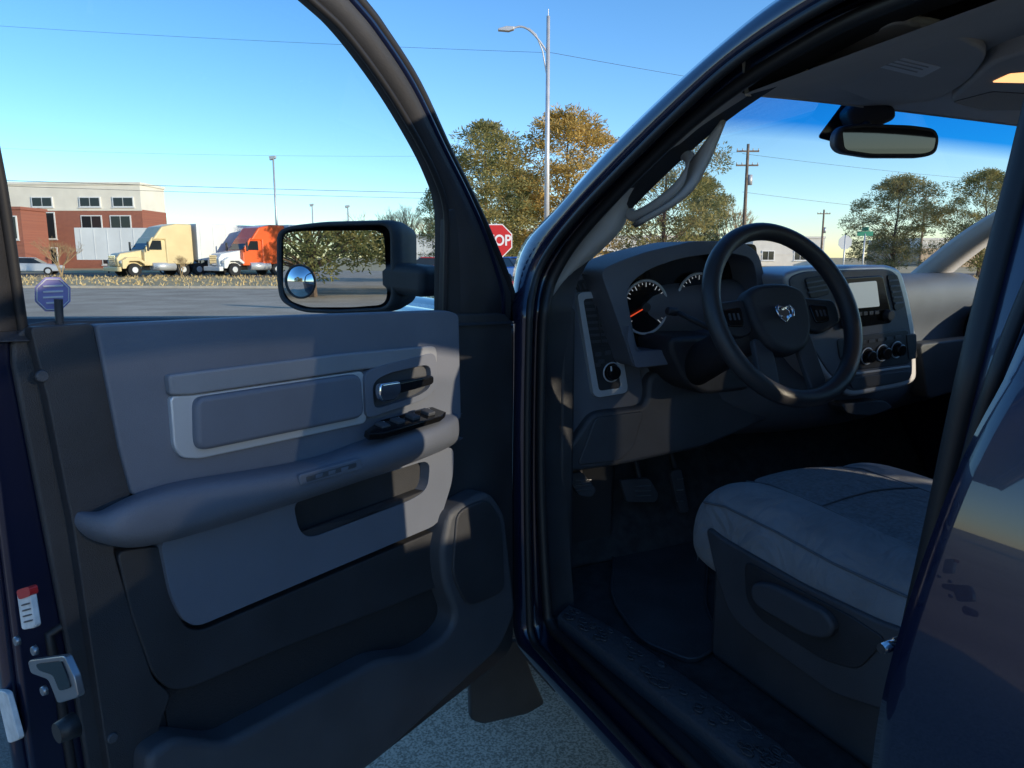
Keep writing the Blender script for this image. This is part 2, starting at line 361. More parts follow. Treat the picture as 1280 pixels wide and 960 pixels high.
def cwl(x): return V((x,.55-.19*(x/.8)**2,1.36))
nx,nz=24,14
vs=[];fs=[];band=[]
for i in range(nz+1):
    t=i/nz
    for j in range(nx+1):
        s=-1+2*j/nx
        p=hdr(s*.70)*(1-t)+cwl(s*.80)*t; p+=V((0,.05,.035))*math.sin(math.pi*t)
        vs.append(p); band.append(t)
for i in range(nz):
    for j in range(nx):
        a_=i*(nx+1)+j; fs.append((a_,a_+1,a_+nx+2,a_+nx+1))
ws=mk('windshield',vs,fs,M['wglass'],BD,smooth=True)
at=ws.data.attributes.new('band','FLOAT','POINT')
for i,b_ in enumerate(band): at.data[i].value=b_
edge=[vs[i*(nx+1)] for i in range(nz+1)][::-1]; redge=[vs[i*(nx+1)+nx] for i in range(nz+1)][::-1]
Ac=[(640,365),(652,308),(690,265),(755,192),(830,118),(900,55),(965,3)]
def resamp(pts,n):
    L=[0]
    for i in range(1,len(pts)): L.append(L[-1]+(pts[i]-pts[i-1]).length)
    out=[]
    for k in range(n):
        s=L[-1]*k/(n-1); i=1
        while i<len(L)-1 and L[i]<s: i+=1
        t=(s-L[i-1])/max(1e-6,L[i]-L[i-1]); out.append(pts[i-1].lerp(pts[i],t))
    return out
ao=resamp([sp(p[0],p[1],.02) for p in cat(Ac,5)],15)
loft('a_pillar_skin',[ao,[a_.lerp(b_,.5)+V((-.0,.015,.012)) for a_,b_ in zip(ao,edge)],edge],M['blue'],BD)
Nn=[(705,350),(728,332),(775,286),(792,243),(820,204),(852,182),(885,156),(937,122)]
Ct=[(690,372),(701,340),(728,298),(785,235),(815,205),(845,178),(870,155),(925,114)]
n0=[sp(p[0],p[1],.10) for p in cat(Ct,5)]; n1=[sp(p[0],p[1],.15) for p in cat(Nn,5)]; nm=[sp(p[0],p[1],.115) for p in cat(mix(Ct,Nn,.6),5)]
loft('a_pillar_trim',[n0,nm,n1,[p+V((.03,.04,0)) for p in n1]],M['pillar'],BD)
lp=[(783,262),(784,247),(800,222),(822,201),(845,192),(861,196),(864,210),(852,230),(832,248),(808,264),(792,270)]
lp3=[sp(p[0],p[1],.16) for p in cat(lp+[lp[0]],4)][:-1]
tube('grab_handle',lp3,.0125,M['pillar'],BD,True,5)
loft('handle_mount',[[sp(p[0],p[1],.155) for p in cat([(864,205),(858,232),(836,255),(800,275)],4)],[sp(p[0],p[1],.15) for p in cat([(905,150),(882,205),(855,245),(792,283)],4)]],M['pillar'],BD,solid=.012)
loft('a_pillar_trim_right',[redge,[p+V((-.05,-.05,-.005)) for p in redge],[p+V((-.02,-.12,-.01)) for p in redge],[p+V((.09,-.10,0)) for p in redge],[p+V((.10,.0,0)) for p in redge],redge],M['pillar'],BD)
# roof
def roofgrid(name,hw,dz,m):
    rows=[]
    for i in range(13):
        t=i/12; r=[]
        for j in range(17):
            x=(-1+2*j/16)*hw; h=hdr(x); y=h.y*(1-t)+(-2.4)*t
            r.append(V((x,y,h.z+dz+.05*math.sin(min(1,t*1.6)*math.pi/2))))
        rows.append(r)
    return loft(name,rows,m,BD)
roofgrid('headliner',.755,.0,M['liner']); roofgrid('roof_skin',.80,.065,M['blue'])
loft('header_edge',[[hdr(x)+V((0,.0,.065)) for x in [(-1+2*j/16)*.8 for j in range(17)]],[hdr(x)+V((0,0,-.004)) for x in [(-1+2*j/16)*.755 for j in range(17)]]],M['liner'],BD)
def hp(u,v,z): return hit(u,v,V((0,0,z)),Z)
vis=[(1003,92),(1030,66),(1118,28),(1180,38),(1238,66),(1215,100),(1172,126),(1108,134),(1050,112)]
slab('sun_visor',[hp(u,v,1.772) for u,v in rc(vis,16)],-Z,.018,M['liner'],BD,.007)
slab('visor_label',[hp(u,v,1.7705) for u,v in rc([(1082,80),(1108,68),(1177,84),(1152,97)],2)],-Z,.001,M['white'],BD,0)
for i in range(3):
    slab('label_line_%d'%i,[hp(u,v,1.7695) for u,v in((1096+i*7,79-i*3),(1146+i*7,91-i*3),(1147+i*7,90-i*3),(1097+i*7,78-i*3))],-Z,.0006,M['pillar'],BD,0)
slab('overhead_console',[hp(u,v,1.765) for u,v in rc([(1185,128),(1240,80),(1300,60),(1420,80),(1330,150),(1250,150)],10)],-Z,.04,M['liner'],BD,.01)
slab('dome_lamp',[hp(u,v,1.7635) for u,v in rc([(1240,103),(1262,93),(1300,90),(1290,104)],3)],-Z,.002,M['lamp'],BD,0)
slab('console_slot',[hp(u,v,1.7635) for u,v in rc([(1190,128),(1240,115),(1330,120),(1300,138),(1230,138)],5)],-Z,.002,M['dkgray'],BD,0)
# rear view mirror
RV=empty('rearview_mirror',T)
rn=V((-.35,-.93,-.05)).normalized(); ro=V((-.03,-.27,1.68))
def rp_(u,v,n=0): return hit(u,v,ro+rn*n,rn)
ra=[(1045,168),(1052,157),(1080,154),(1140,156),(1170,160),(1176,172),(1172,192),(1155,197),(1090,197),(1052,191),(1044,182)]
slab('mirror_shell',[rp_(u,v,0) for u,v in rc(ra,8)],rn,.035,M['black'],RV,.008)
slab('mirror_face',[rp_(u,v,.0015) for u,v in rc([(1053,162),(1082,159),(1140,161),(1167,165),(1170,173),(1167,188),(1154,192),(1090,192),(1056,187)],6)],rn,.002,M['darkmirror'],RV,0)
wp=V((-.05,-.10,1.755)); c_=rp_(1085,160,-.03)
tube('mirror_stem',[c_,c_*.5+wp*.5+Z*.01,wp],.012,M['black'],RV)
slab('sensor_cover',[rp_(u,v,-.06) for u,v in rc([(1058,140),(1075,122),(1120,132),(1122,148),(1095,160),(1066,158)],8)],rn,.05,M['black'],RV,.01)
slab('frit_patch',[rp_(u,v,-.12) for u,v in rc([(1022,172),(1062,118),(1100,122),(1080,150),(1045,178)],6)],rn,.004,M['gblack'],RV,0)
# rear door / B pillar
D_=[(1300,40),(1280,120),(1262,200),(1232,330),(1200,480),(1165,640),(1128,800),(1090,975)]
E_=[(1330,90),(1306,170),(1285,250),(1249,380),(1212,520),(1178,680),(1144,830),(1112,975)]
G_=[(1400,140),(1360,230),(1325,320),(1272,430),(1225,550),(1184,700),(1150,840),(1128,975)]
d0=crv(D_,.075);d1=crv(mix(D_,E_,.5),.05);e0=crv(E_,.045);g0=crv(mix(E_,G_,.7),.03);g1=crv(G_,.03)
ext=lambda c:c+[c[-1]+(c[-1]-c[-4])*k for k in(1,2,3)]
d0,d1,e0,g0,g1=map(ext,(d0,d1,e0,g0,g1))
loft('b_pillar',[[p+V((.10,.0,0)) for p in d0],d0,d1,e0,g0,g1,[p+V((.05,0,0)) for p in g1]],M['bluejamb'],BD)
tube('b_pillar_seal',d1,.014,M['rubber'],BD); tube('rear_door_seal',g0,.008,M['rubber'],BD)
q=sp(1124,804,.02); cyl('striker',q,q+V((-.03,0,0)),.008,.006,M['chrome'],BD,12)
def xb(z):
    if z>1.3: return -1+.364*(z-1.3)
    k=(z-.93)/.37
    return -1.0-.055*(1-k*k) if z>.93 else -1.055+.10*((.93-z)/.45)**2
rows=[]
for yk in [0,.004,.012,.03,.1,.3,.6,.9,1.15]:
    r=[]
    for p in g1:
        x=xb(p.z); s=min(1,yk/.012) ; x0=p.x+.02
        r.append(V((x0*(1-math.sin(s*math.pi/2))+x*math.sin(s*math.pi/2),p.y-.006-yk,p.z)))
    rows.append(r)
low=[[p for p in r if p.z<1.32] for r in rows]
loft('rear_door_skin',low,M['blue'],BD)
hi=[[p for p in r if p.z>=1.30] for r in rows[:5]]
loft('rear_door_frame',hi,M['blue'],BD)
# rest of body
for s,nm in((-1,'front_fender'),(1,'front_fender_right')):
    pf=[(.04,.50),(.50,.50),(.55,.72),(.70,.88),(1.02,.95),(1.34,.88),(1.49,.72),(1.54,.50),(1.9,.55),(1.92,1.18),(1.6,1.25),(.04,1.27)]
    slab(nm,[V((s*1.0,y,z)) for y,z in pf],V((s,0,0)),.14,M['blue'],BD,.03)
box('hood',-.86,.86,.5,1.92,1.14,1.27,M['blue'],BD,.05,4)
box('front_grille',-.8,.8,1.9,2.02,.6,1.2,M['silver'],BD,.04,3)
for s in(-1,1): box('headlamp',s*.80-.13,s*.80+.13,1.93,2.04,.85,1.12,M['label'],BD,.03)
box('front_bumper',-.98,.98,1.9,2.12,.42,.62,M['chrome'],BD,.04,3)
box('right_side',.93,1.0,-2.3,.04,.48,1.28,M['blue'],BD,.02)
box('cab_rear_wall',-.93,.93,-2.42,-2.34,.5,1.25,M['blue'],BD,.02)
for s in(-1,1):
    box('c_pillar',s*.82-.06,s*.82+.06,-2.42,-2.25,1.22,1.82,M['blue'],BD,.02)
box('right_b_pillar',.80,.90,-1.12,-1.02,1.2,1.80,M['dkgray'],BD,.02)
box('right_roof_rail',.72,.82,-2.4,-.4,1.72,1.80,M['liner'],BD,.02)
def pane(name,p,m): mk(name,p,[(0,1,2,3)],m,BD)
pane('rear_window',[(-.76,-2.37,1.25),(.76,-2.37,1.25),(.70,-2.33,1.76),(-.70,-2.33,1.76)],M['rglass'])  # unseen rear panes, added to shape the sun falling on the door trim
pane('rear_side_window_right',[(.95,-2.26,1.28),(.95,-1.12,1.28),(.80,-1.12,1.74),(.80,-2.26,1.74)],M['shadeglass'])
pane('front_side_window_right',[(.95,-1.02,1.28),(.95,.25,1.28),(.80,-.42,1.70),(.80,-1.02,1.74)],M['sglass'])
pane('rear_side_window_left',[(-.985,-2.28,1.30),(-.985,-1.17,1.30),(-.84,-1.17,1.76),(-.84,-2.28,1.76)],M['shadeglass'])
for s in(-1,1):
    pf=[(-2.46,.50),(-2.78,.50),(-2.83,.72),(-2.98,.88),(-3.30,.95),(-3.62,.88),(-3.77,.72),(-3.82,.50),(-4.2,.55),(-4.2,1.3),(-2.46,1.3)]
    slab('cargo_bed_side',[V((s*1.0,y,z)) for y,z in pf],V((s,0,0)),.07,M['blue'],BD,.02)
box('tailgate',-.95,.95,-4.24,-4.18,.55,1.3,M['blue'],BD,.03)
box('bed_floor',-.92,.92,-4.17,-2.46,.72,.78,M['black'],BD,.01)
box('chassis',-.6,.6,-4.0,1.8,.35,.49,M['black'],BD,.02)
box('rocker',-.93,-.75,-2.3,.1,.42,.50,M['black'],BD,.02)
for x in(-.86,.86):
    for y in(1.02,-3.3):
        w=empty('road_wheel',T)
        cyl('tyre',(x-.13,y,.4),(x+.13,y,.4),.4,.4,M['tire'],w,40,.03)
        s=-1 if x<0 else 1
        cyl('rim',(x+s*.125,y,.4),(x+s*.137,y,.4),.24,.22,M['silver'],w,24)
mf=[(586,838),(600,815),(650,800),(668,850),(682,880),(660,893),(604,906),(588,900)]
slab('mud_flap',[hit(u,v,V((0,.22,0)),V((0,-1,0))) for u,v in rc(mf,6)],V((0,-1,0)),.02,M['black'],BD,.006)
box('wheel_liner',-.95,-.55,.24,.34,.42,1.0,M['black'],BD,.02)
# ---- interior
IN=empty('cabin_interior',T)
box('floor',-.88,.88,-2.3,.55,.50,.535,M['carpet'],IN,.01)
box('firewall',-.85,.85,.52,.56,.5,1.3,M['carpet'],IN,0)
box('kick_panel',-.86,-.82,.02,.52,.53,1.3,M['black'],IN,.01)
box('right_door_trim',.80,.92,-2.3,.1,.55,1.27,M['dkgray'],IN,.03)
box('toe_board',-.85,.85,.30,.34,.5,.86,M['carpet'],IN,.01,2,Matrix.Rotation(rad(-35),3,'X'))
sc1=[hp(u,v,.556) for u,v in cat([(697,772),(740,805),(820,868),(905,935),(960,985),(1200,1240)],4)]
sc2=[hp(u,v,.562) for u,v in cat([(712,757),(775,790),(875,858),(975,930),(1025,975),(1300,1200)],4)]
loft('scuff_plate',[[p-Z*.03 for p in sc1],sc1,[a_.lerp(b_,.08)+Z*.004 for a_,b_ in zip(sc1,sc2)],[a_.lerp(b_,.92)+Z*.004 for a_,b_ in zip(sc1,sc2)],sc2,[p-Z*.03 for p in sc2]],M['scuff'],IN)
rnd=random.Random(4)
for i in range(60):   # embossed oval pattern of the sill plate
    t=rnd.uniform(.02,.80); k=int(t*(len(sc1)-2)); f=t*(len(sc1)-2)-k
    a_=sc1[k].lerp(sc1[k+1],f); b_=sc2[k].lerp(sc2[k+1],f); c_=a_.lerp(b_,rnd.uniform(.15,.85)); c_.z=.5655
    rr=rnd.uniform(.008,.016); tube('sill_emboss',[c_+V((math.cos(j*.785)*rr*.6,math.sin(j*.785)*rr,0)) for j in range(8)],.0017,M['dkgray'],IN,True,1)
fm_=[(762,660),(768,700),(762,745),(800,800),(870,828),(905,800),(880,760),(885,700),(870,650),(830,640)]
slab('floor_mat',[hp(u,v,.548) for u,v in rc(fm_,20)],Z,.012,M['mat'],IN,.004)
tube('mat_binding',[hp(u,v,.549) for u,v in rc(fm_,20)],.003,M['dkgray'],IN,True)
# dashboard
DA=empty('dashboard',IN)
prof=[(.50,1.30),(.36,1.345),(.16,1.372),(.07,1.362),(.03,1.325),(.035,1.25),(.07,1.20),(.065,1.12),(.05,1.02),(.10,.93),(.22,.86),(.5,.86)]
xs=[-.84,-.835,-.80,-.5,-.2,0,.3,.6,.88,.90]
rows=[]
for x in xs:
    k=.03 if abs(x)>.83 and x<0 else 0
    rows.append([V((x,y+k+ .10*(x/.84)**2*(1 if y<.4 else .3)-.06*(1 if x>-.2 and x<.35 else 0),z-k*.3)) for y,z in prof])
loft('dash_body',rows,M['dash'],DA,sub=2)
def yp(u,v,y): return hit(u,v,V((0,y,0)),V((0,-1,0)))
YN=V((0,-1,0))
def ys(name,pts,y,d,m,b=.003,r=4,holes=(),par=DA): return slab(name,[yp(u,v,y) for u,v in rc(pts,r)],YN,d,m,par,b,[[yp(u,v,y) for u,v in rc(h,r)] for h in holes])
ys('end_panel',[(690,372),(716,345),(756,338),(790,366),(806,500),(806,512),(740,520),(706,590),(690,580),(684,470)],.10,.2,M['dash'],.012,12)
ys('side_bezel',[(722,369),(728,365),(758,364),(766,368),(785,484),(783,491),(748,497),(742,493)],.085,.03,M['silver'],.003,5,
   holes=[[(729,374),(758,371),(777,485),(749,489)]])
ys('side_bezel_back',[(724,370),(762,367),(781,489),(746,493)],.092,.02,M['black'],0,3)
for i in range(7):
    v=378+i*8; ys('vent_slat_%d'%i,[(730+i*1.4,v),(762+i*1.4,v-2),(763+i*1.4,v+1),(730.6+i*1.4,v+3)],.088,.012,M['dkgray'],.001,1)
tube('vent_bar',[yp(745,374,.084),yp(752,428,.084)],.002,M['black'],DA)
ys('switch_panel',[(738,434),(770,431),(778,485),(748,489)],.089,.01,M['black'],.002,3)
kc=yp(764,465,.088); cyl('headlight_knob',kc,kc-V((0,.022,0)),.021,.017,M['gblack'],DA,28,.003)
tube('knob_ring',[kc+V((math.cos(t)*.025,-.003,math.sin(t)*.025)) for t in [2*math.pi*i/32 for i in range(32)]],.0020,M['silver'],DA,True)
ys('knob_pointer',[(763.4,458),(764.8,458),(765.2,464),(763.8,464)],.0645,.002,M['white'],0,.3)
for u,v in((748,443),(760,441),(752,452),(747,456)): ys('dimmer',[(u-3,v-2),(u+4,v-3),(u+4,v+2),(u-3,v+3)],.086,.004,M['dkgray'],.001,1)
ys('demist_vent',[(716,353),(745,346),(762,352),(758,360),(724,365)],.094,.02,M['black'],.003,3)
for i in range(6): ys('demist_fin_%d'%i,[(722+i*6,355-i),(724+i*6,355-i),(727+i*6,362-i),(725+i*6,362-i)],.091,.004,M['dkgray'],0,.5)
fo_=[(750,338),(775,326),(810,314),(868,301),(925,302),(948,314),(956,345),(960,442),(838,456),(792,461),(786,440)]
ho_=[(783,368),(790,352),(812,336),(850,323),(905,315),(940,322),(946,345),(948,410),(860,420),(836,438),(797,440)]
ys('cluster_hood',fo_,.005,.16,M['dash'],.014,12,[ho_])
ys('fascia_wing',[(787,405),(795,440),(836,437),(838,455),(795,460),(784,425)],-.001,.02,M['gray'],.005,4)
ys('cluster_back',[(775,340),(850,305),(945,305),(960,440),(780,455)],.10,.02,M['gblack'],0,6)
for (u,v,rr_) in((806,384,.070),(872,374,.070)):
    g=yp(u,v,.085)
    cyl('gauge_dial',g+V((0,.01,0)),g,rr_,rr_,M['gblack'],DA,40)
    tube('gauge_ring',[g+V((math.cos(t)*rr_,-.003,math.sin(t)*rr_)) for t in [2*math.pi*i/48 for i in range(48)]],.0035,M['silver'],DA,True)
    for i in range(25):
        t=rad(-40+i*260/24); d=V((math.cos(t),0,math.sin(t)))
        tube('tick',[g+d*rr_*(.76 if i%3==0 else .85)+V((0,-.003,0)),g+d*rr_*.93+V((0,-.003,0))],.0012,M['tick'],DA,res=0)
    d=V((math.cos(rad(205)),0,math.sin(rad(205)))); tube('needle',[g+V((0,-.006,0)),g+d*rr_*.8+V((0,-.006,0))],.0016,M['ndl'],DA)
    cyl('needle_cap',g,g+V((0,-.01,0)),.014,.012,M['black'],DA,20)
for i in range(4):
    ys('cluster_lamp_%d'%i,[(830+i*5,398),(833+i*5,397),(833+i*5,400),(830+i*5,401)],.082,.002,M['ndl'] if i%2 else M['white'],0,.5)
ys('knee_bolster',[(742,516),(808,508),(812,470),(838,458),(905,452),(975,440),(1005,480),(1000,506),(950,530),(880,560),(778,582),(708,592),(700,575)],.075,.14,M['dkgray'],.014,12)
ys('bolster_panel',[(745,522),(806,514),(792,560),(775,576),(722,582)],.07,.02,M['dkgray'],.005,6)
ys('column_cover',[(838,422),(905,418),(945,470),(938,488),(880,494),(858,480),(838,440)],-.04,.2,M['black'],.02,10)
sk=yp(846,390,-.05); tube('turn_stalk',[yp(905,420,-.12),yp(870,402,-.14),sk],.006,M['black'],DA); cyl('stalk_tip',sk,sk+V((-.03,0,.004)),.011,.010,M['black'],DA,16,.003)
# centre stack
ys('centre_stack',[(978,342),(1004,334),(1112,331),(1128,338),(1138,375),(1146,420),(1147,476),(1130,484),(1062,497),(1030,470),(1000,420)],-.075,.16,M['silver'],.010,10)
ys('stack_face',[(985,347),(1006,339),(1110,336),(1123,343),(1132,378),(1140,422),(1141,472),(1127,478),(1064,490),(1036,466),(1006,418)],-.079,.02,M['dash'],.004,10)
ys('stack_vent_left',[(1006,348),(1030,344),(1038,368),(1014,374)],-.083,.02,M['black'],.003,4)
for i in range(3): ys('vl_slat_%d'%i,[(1009+i,353+i*6),(1033+i,349+i*6),(1033+i,351+i*6),(1009+i,355+i*6)],-.086,.008,M['gray'],.0008,.5)
ys('stack_vent_right',[(1109,344),(1122,343),(1131,384),(1119,389)],-.083,.02,M['black'],.003,4)
for i in range(5): ys('vr_slat_%d'%i,[(1112+i*1.8,350+i*7),(1124+i*1.6,349+i*7),(1124+i*1.6,351+i*7),(1112+i*1.8,352.5+i*7)],-.086,.008,M['gray'],.0008,.5)
ys('radio',[(1044,348),(1104,344),(1116,398),(1114,404),(1056,412)],-.085,.02,M['gblack'],.004,5)
ys('radio_display',[(1061,354),(1096,351),(1100,383),(1066,386)],-.0875,.004,M['screen'],.001,2)
for i,(u,v) in enumerate(((1054,404),(1107,394))):
    q=yp(u,v,-.086); cyl('radio_knob_%d'%i,q,q-V((0,.02,0)),.016,.014,M['black'],DA,20,.002)
for i in range(5): ys('radio_key_%d'%i,[(1066+i*7,391-i*.6),(1071+i*7,390.5-i*.6),(1071+i*7,395-i*.6),(1066+i*7,395.6-i*.6)],-.088,.004,M['dkgray'],.001,.5)
ys('climate_panel',[(1046,424),(1136,411),(1139,450),(1137,455),(1064,464),(1050,450)],-.082,.02,M['black'],.004,6)
for i,(u,v) in enumerate(((1083,445),(1102,441),(1120,437))):
    q=yp(u,v,-.084); cyl('climate_knob_%d'%i,q,q-V((0,.022,0)),.020,.017,M['gblack'],DA,24,.003)
    tube('climate_ring_%d'%i,[q+V((math.cos(t)*.023,-.003,math.sin(t)*.023)) for t in [2*math.pi*j/28 for j in range(28)]],.0018,M['silver'],DA,True)
for i in range(6): ys('climate_key_%d'%i,[(1064+i*11,428-i*1.6),(1072+i*11,427-i*1.6),(1072+i*11,431-i*1.6),(1064+i*11,432-i*1.6)],-.0845,.004,M['dkgray'],.001,.5)
ys('silver_rule',[(1062,467),(1138,457),(1138,459),(1062,469.5)],-.084,.02,M['silver'],.0008,.5)
ys('lower_tray',[(1060,473),(1138,463),(1139,474),(1126,478),(1066,487)],-.083,.02,M['dkgray'],.004,4)
ys('right_vent_slot',[(1133,418),(1146,417),(1147,448),(1136,450)],-.084,.01,M['black'],.003,3)
ys('glovebox',[(1150,430),(1260,418),(1260,470),(1160,500)],.03,.06,M['dkgray'],.012,8)
ys('cupholder_tray',[(1050,505),(1105,500),(1118,510),(1090,520),(1060,518)],-.03,.06,M['dkgray'],.01,6)
# pedals
for nm,pp,y in(('parking_brake_pedal',[(706,592),(728,590),(746,612),(740,622),(724,620)],.14),('brake_pedal',[(776,600),(812,598),(824,618),(820,628),(784,628)],.20),('accelerator',[(838,590),(852,586),(862,640),(850,642)],.22)):
    ys(nm,pp,y,.015,M['dkgray'],.004,4,par=IN)
    cx=sum(p[0] for p in pp)/len(pp); cy=sum(p[1] for p in pp)/len(pp)
    for k in range(3):
        ys(nm+'_rib',[(cx-9,cy-7+k*6),(cx+11,cy-8+k*6),(cx+11,cy-6.5+k*6),(cx-9,cy-5.5+k*6)] if nm!='accelerator' else [(cx-4,cy-16+k*14),(cx+4,cy-17+k*14),(cx+4,cy-15.5+k*14),(cx-4,cy-14.5+k*14)],y-.003,.004,M['latch'],.0008,.5,par=IN)
    q=yp(cx,cy,y+.01); tube(nm+'_arm',[q,q+V((0,.10,.2))],.008,M['black'],IN)
# steering wheel
SW=empty('steering_wheel',IN)
ct=rad(25); WN=V((0,-math.cos(ct),math.sin(ct))); WV=V((0,math.sin(ct),math.cos(ct))); WX=V((1,0,0))
wc=hit(981,391,C+FH*1.63,FH)
def wl(x,y,n=0): return wc+WX*x+WV*y+WN*n
def ring(R,r,n,mname,name,flat=1):
    vs=[];fs=[];N=72;K=14
    for i in range(N):
        t=2*math.pi*i/N; d=WX*math.cos(t)+WV*math.sin(t)
        for j in range(K):
            s=2*math.pi*j/K
            vs.append(wc+d*(R+r*math.cos(s))+WN*(n+r*flat*math.sin(s)))
    for i in range(N):
        for j in range(K): fs.append((i*K+j,i*K+(j+1)%K,((i+1)%N)*K+(j+1)%K,((i+1)%N)*K+j))
    mk(name,vs,fs,M[mname],SW,smooth=True)
ring(.196,.0200,0,'leather','rim',1.0)
def wslab(name,pts,n,d,m,b=.008,r=.02): return slab(name,[wl(x,y,n) for x,y in rc(pts,r)],WN,d,m,SW,b)
wslab('airbag_hub',[(-.090,.055),(-.04,.076),(.04,.076),(.090,.055),(.086,-.02),(.055,-.078),(0,-.094),(-.055,-.078),(-.086,-.02)],-.005,.05,M['black'],.016,.03)
wslab('left_spoke',[(-.19,.035),(-.08,.045),(-.08,-.035),(-.12,-.045),(-.19,-.02)],-.022,.02,M['black'],.006)
wslab('right_spoke',[(.19,.035),(.08,.045),(.08,-.035),(.12,-.045),(.19,-.02)],-.022,.02,M['black'],.006)
wslab('lower_spoke_left',[(-.085,-.04),(-.035,-.07),(-.045,-.185),(-.095,-.170)],-.024,.016,M['dkgray'],.005)
wslab('lower_spoke_right',[(.085,-.04),(.035,-.07),(.045,-.185),(.095,-.170)],-.024,.016,M['dkgray'],.005)
for s in(-1,1):
    wslab('spoke_buttons',[(s*.10,.025),(s*.155,.02),(s*.15,-.018),(s*.105,-.022)],-.018,.008,M['gblack'],.003,.01)
    for k in range(3): wslab('button',[(s*(.112+k*.012),.010),(s*(.118+k*.012),.010),(s*(.118+k*.012),-.006),(s*(.112+k*.012),-.006)],-.0165,.003,M['dkgray'],.001,.002)
wslab('emblem_shield',[(-.020,.018),(.020,.018),(.018,-.008),(0,-.022),(-.018,-.008)],-.002,.006,M['chrome'],.002,.004)
for s in(-1,1):
    tube('emblem_horn',[wl(s*x,y,.002) for x,y in((.004,.012),(.016,.016),(.024,.006),(.020,-.008),(.012,-.008))],.0035,M['chrome'],SW)
cyl('column',wl(0,0,-.04),wl(0,-.02,-.35),.045,.05,M['black'],SW,24)
# seats
def seat(name,cx,yf):
    S=empty(name,IN)
    cs=[(-.235,.74),(-.258,.76),(-.270,.83),(-.266,.905),(-.230,.940),(-.17,.945),(-.14,.932),(-.07,.940),(0,.944),(.07,.940),(.14,.932),(.17,.945),(.230,.940),(.266,.905),(.270,.83),(.258,.76),(.235,.74)]
    rows=[]
    for k,(dy,sx,zt,zs) in enumerate([(0,.84,-.10,.35),(.003,.90,-.055,.6),(.015,.955,-.02,.82),(.05,.99,.0,.96),(.12,1,.012,1),(.26,1,.002,1),(.40,1,-.020,1),(.52,1,-.02,1),(.62,.98,-.02,1)]):
        rows.append([V((cx+x*sx,yf-dy,.76+(z-.76)*zs+(zt*.5 if z>.76 else 0))) for x,z in cs])
    loft('cushion',rows,M['fabric'],S,sub=2)
    loft('cushion_insert',[[p+Z*.003 for p in r[6:11]] for r in rows[3:]],M['fabric2'],S,sub=2)
    mk('cushion_front',rows[0],[tuple(range(len(cs)))],M['fabric'],S)
    for xi in(6,10): tube('insert_seam_%d'%xi,[r[xi]+Z*.003 for r in rows[3:]],.0018,M['seam'],S)
    for xi in(3,13): tube('edge_seam_%d'%xi,[r[xi]+V((.006 if xi==3 else -.006,0,-.002)) for r in rows[3:]],.0022,M['seam'],S)
    tube('cross_seam',[p+Z*.0035 for p in rows[5][6:11]],.0018,M['seam'],S)
    b=[]
    for (z,y,w,d) in((.84,-.60,.23,.05),(.92,-.62,.25,.065),(1.1,-.66,.26,.07),(1.3,-.71,.24,.06),(1.42,-.74,.20,.045),(1.45,-.75,.15,.02)):
        b.append([V((cx+math.cos(t)*w,yf+y+math.sin(t)*d,z)) for t in [2*math.pi*i/16 for i in range(16)]])
    loft('backrest',b,M['fabric'],S,sub=1,closed=True)
    box('headrest',cx-.13,cx+.13,yf-.83,yf-.74,1.47,1.63,M['fabric'],S,.04,4)
    for s in(-1,1): cyl('headrest_post',(cx+s*.05,yf-.77,1.40),(cx+s*.05,yf-.785,1.50),.007,.007,M['chrome'],S,10)
    box('seat_frame',cx-.235,cx+.235,yf-.6,yf-.06,.535,.77,M['dkgray'],S,.02)
    return S
S1=seat('driver_seat',-.435,-.27)
seat('passenger_seat',.435,-.27)
def xp(u,v,x): return hit(u,v,V((x,0,0)),V((-1,0,0)))
def xs_(name,pts,x,d,m,b=.005,r=6,par=S1): return slab(name,[xp(u,v,x) for u,v in rc(pts,r)],V((-1,0,0)),d,m,par,b)
xs_('seat_side_shield',[(880,656),(900,672),(1000,730),(1100,778),(1135,790),(1150,900),(1112,892),(1040,868),(935,792),(912,770),(893,715)],-.712,.06,M['dkgray'],.012,14)
xs_('shield_inset',[(930,700),(1000,738),(1062,770),(1108,800),(1072,838),(1030,826),(950,775),(932,750)],-.716,.01,M['black'],.004,12)
xs_('recline_lever',[(938,728),(960,730),(1030,765),(1042,785),(1034,800),(1010,798),(945,760),(936,745)],-.732,.022,M['dkgray'],.008,12)
box('rear_seat',-.75,.75,-2.2,-1.7,.6,.85,M['fabric'],IN,.06,4)
box('rear_backrest_blocker',-.75,.75,-2.32,-2.2,.8,1.40,M['fabric'],IN,.05,4)  # unseen seat back and headrests, added to block low sun from the door
for x in(-.45,.45): box('rear_headrest_blocker',x-.13,x+.13,-2.30,-2.2,1.42,1.56,M['fabric'],IN,.04,4)

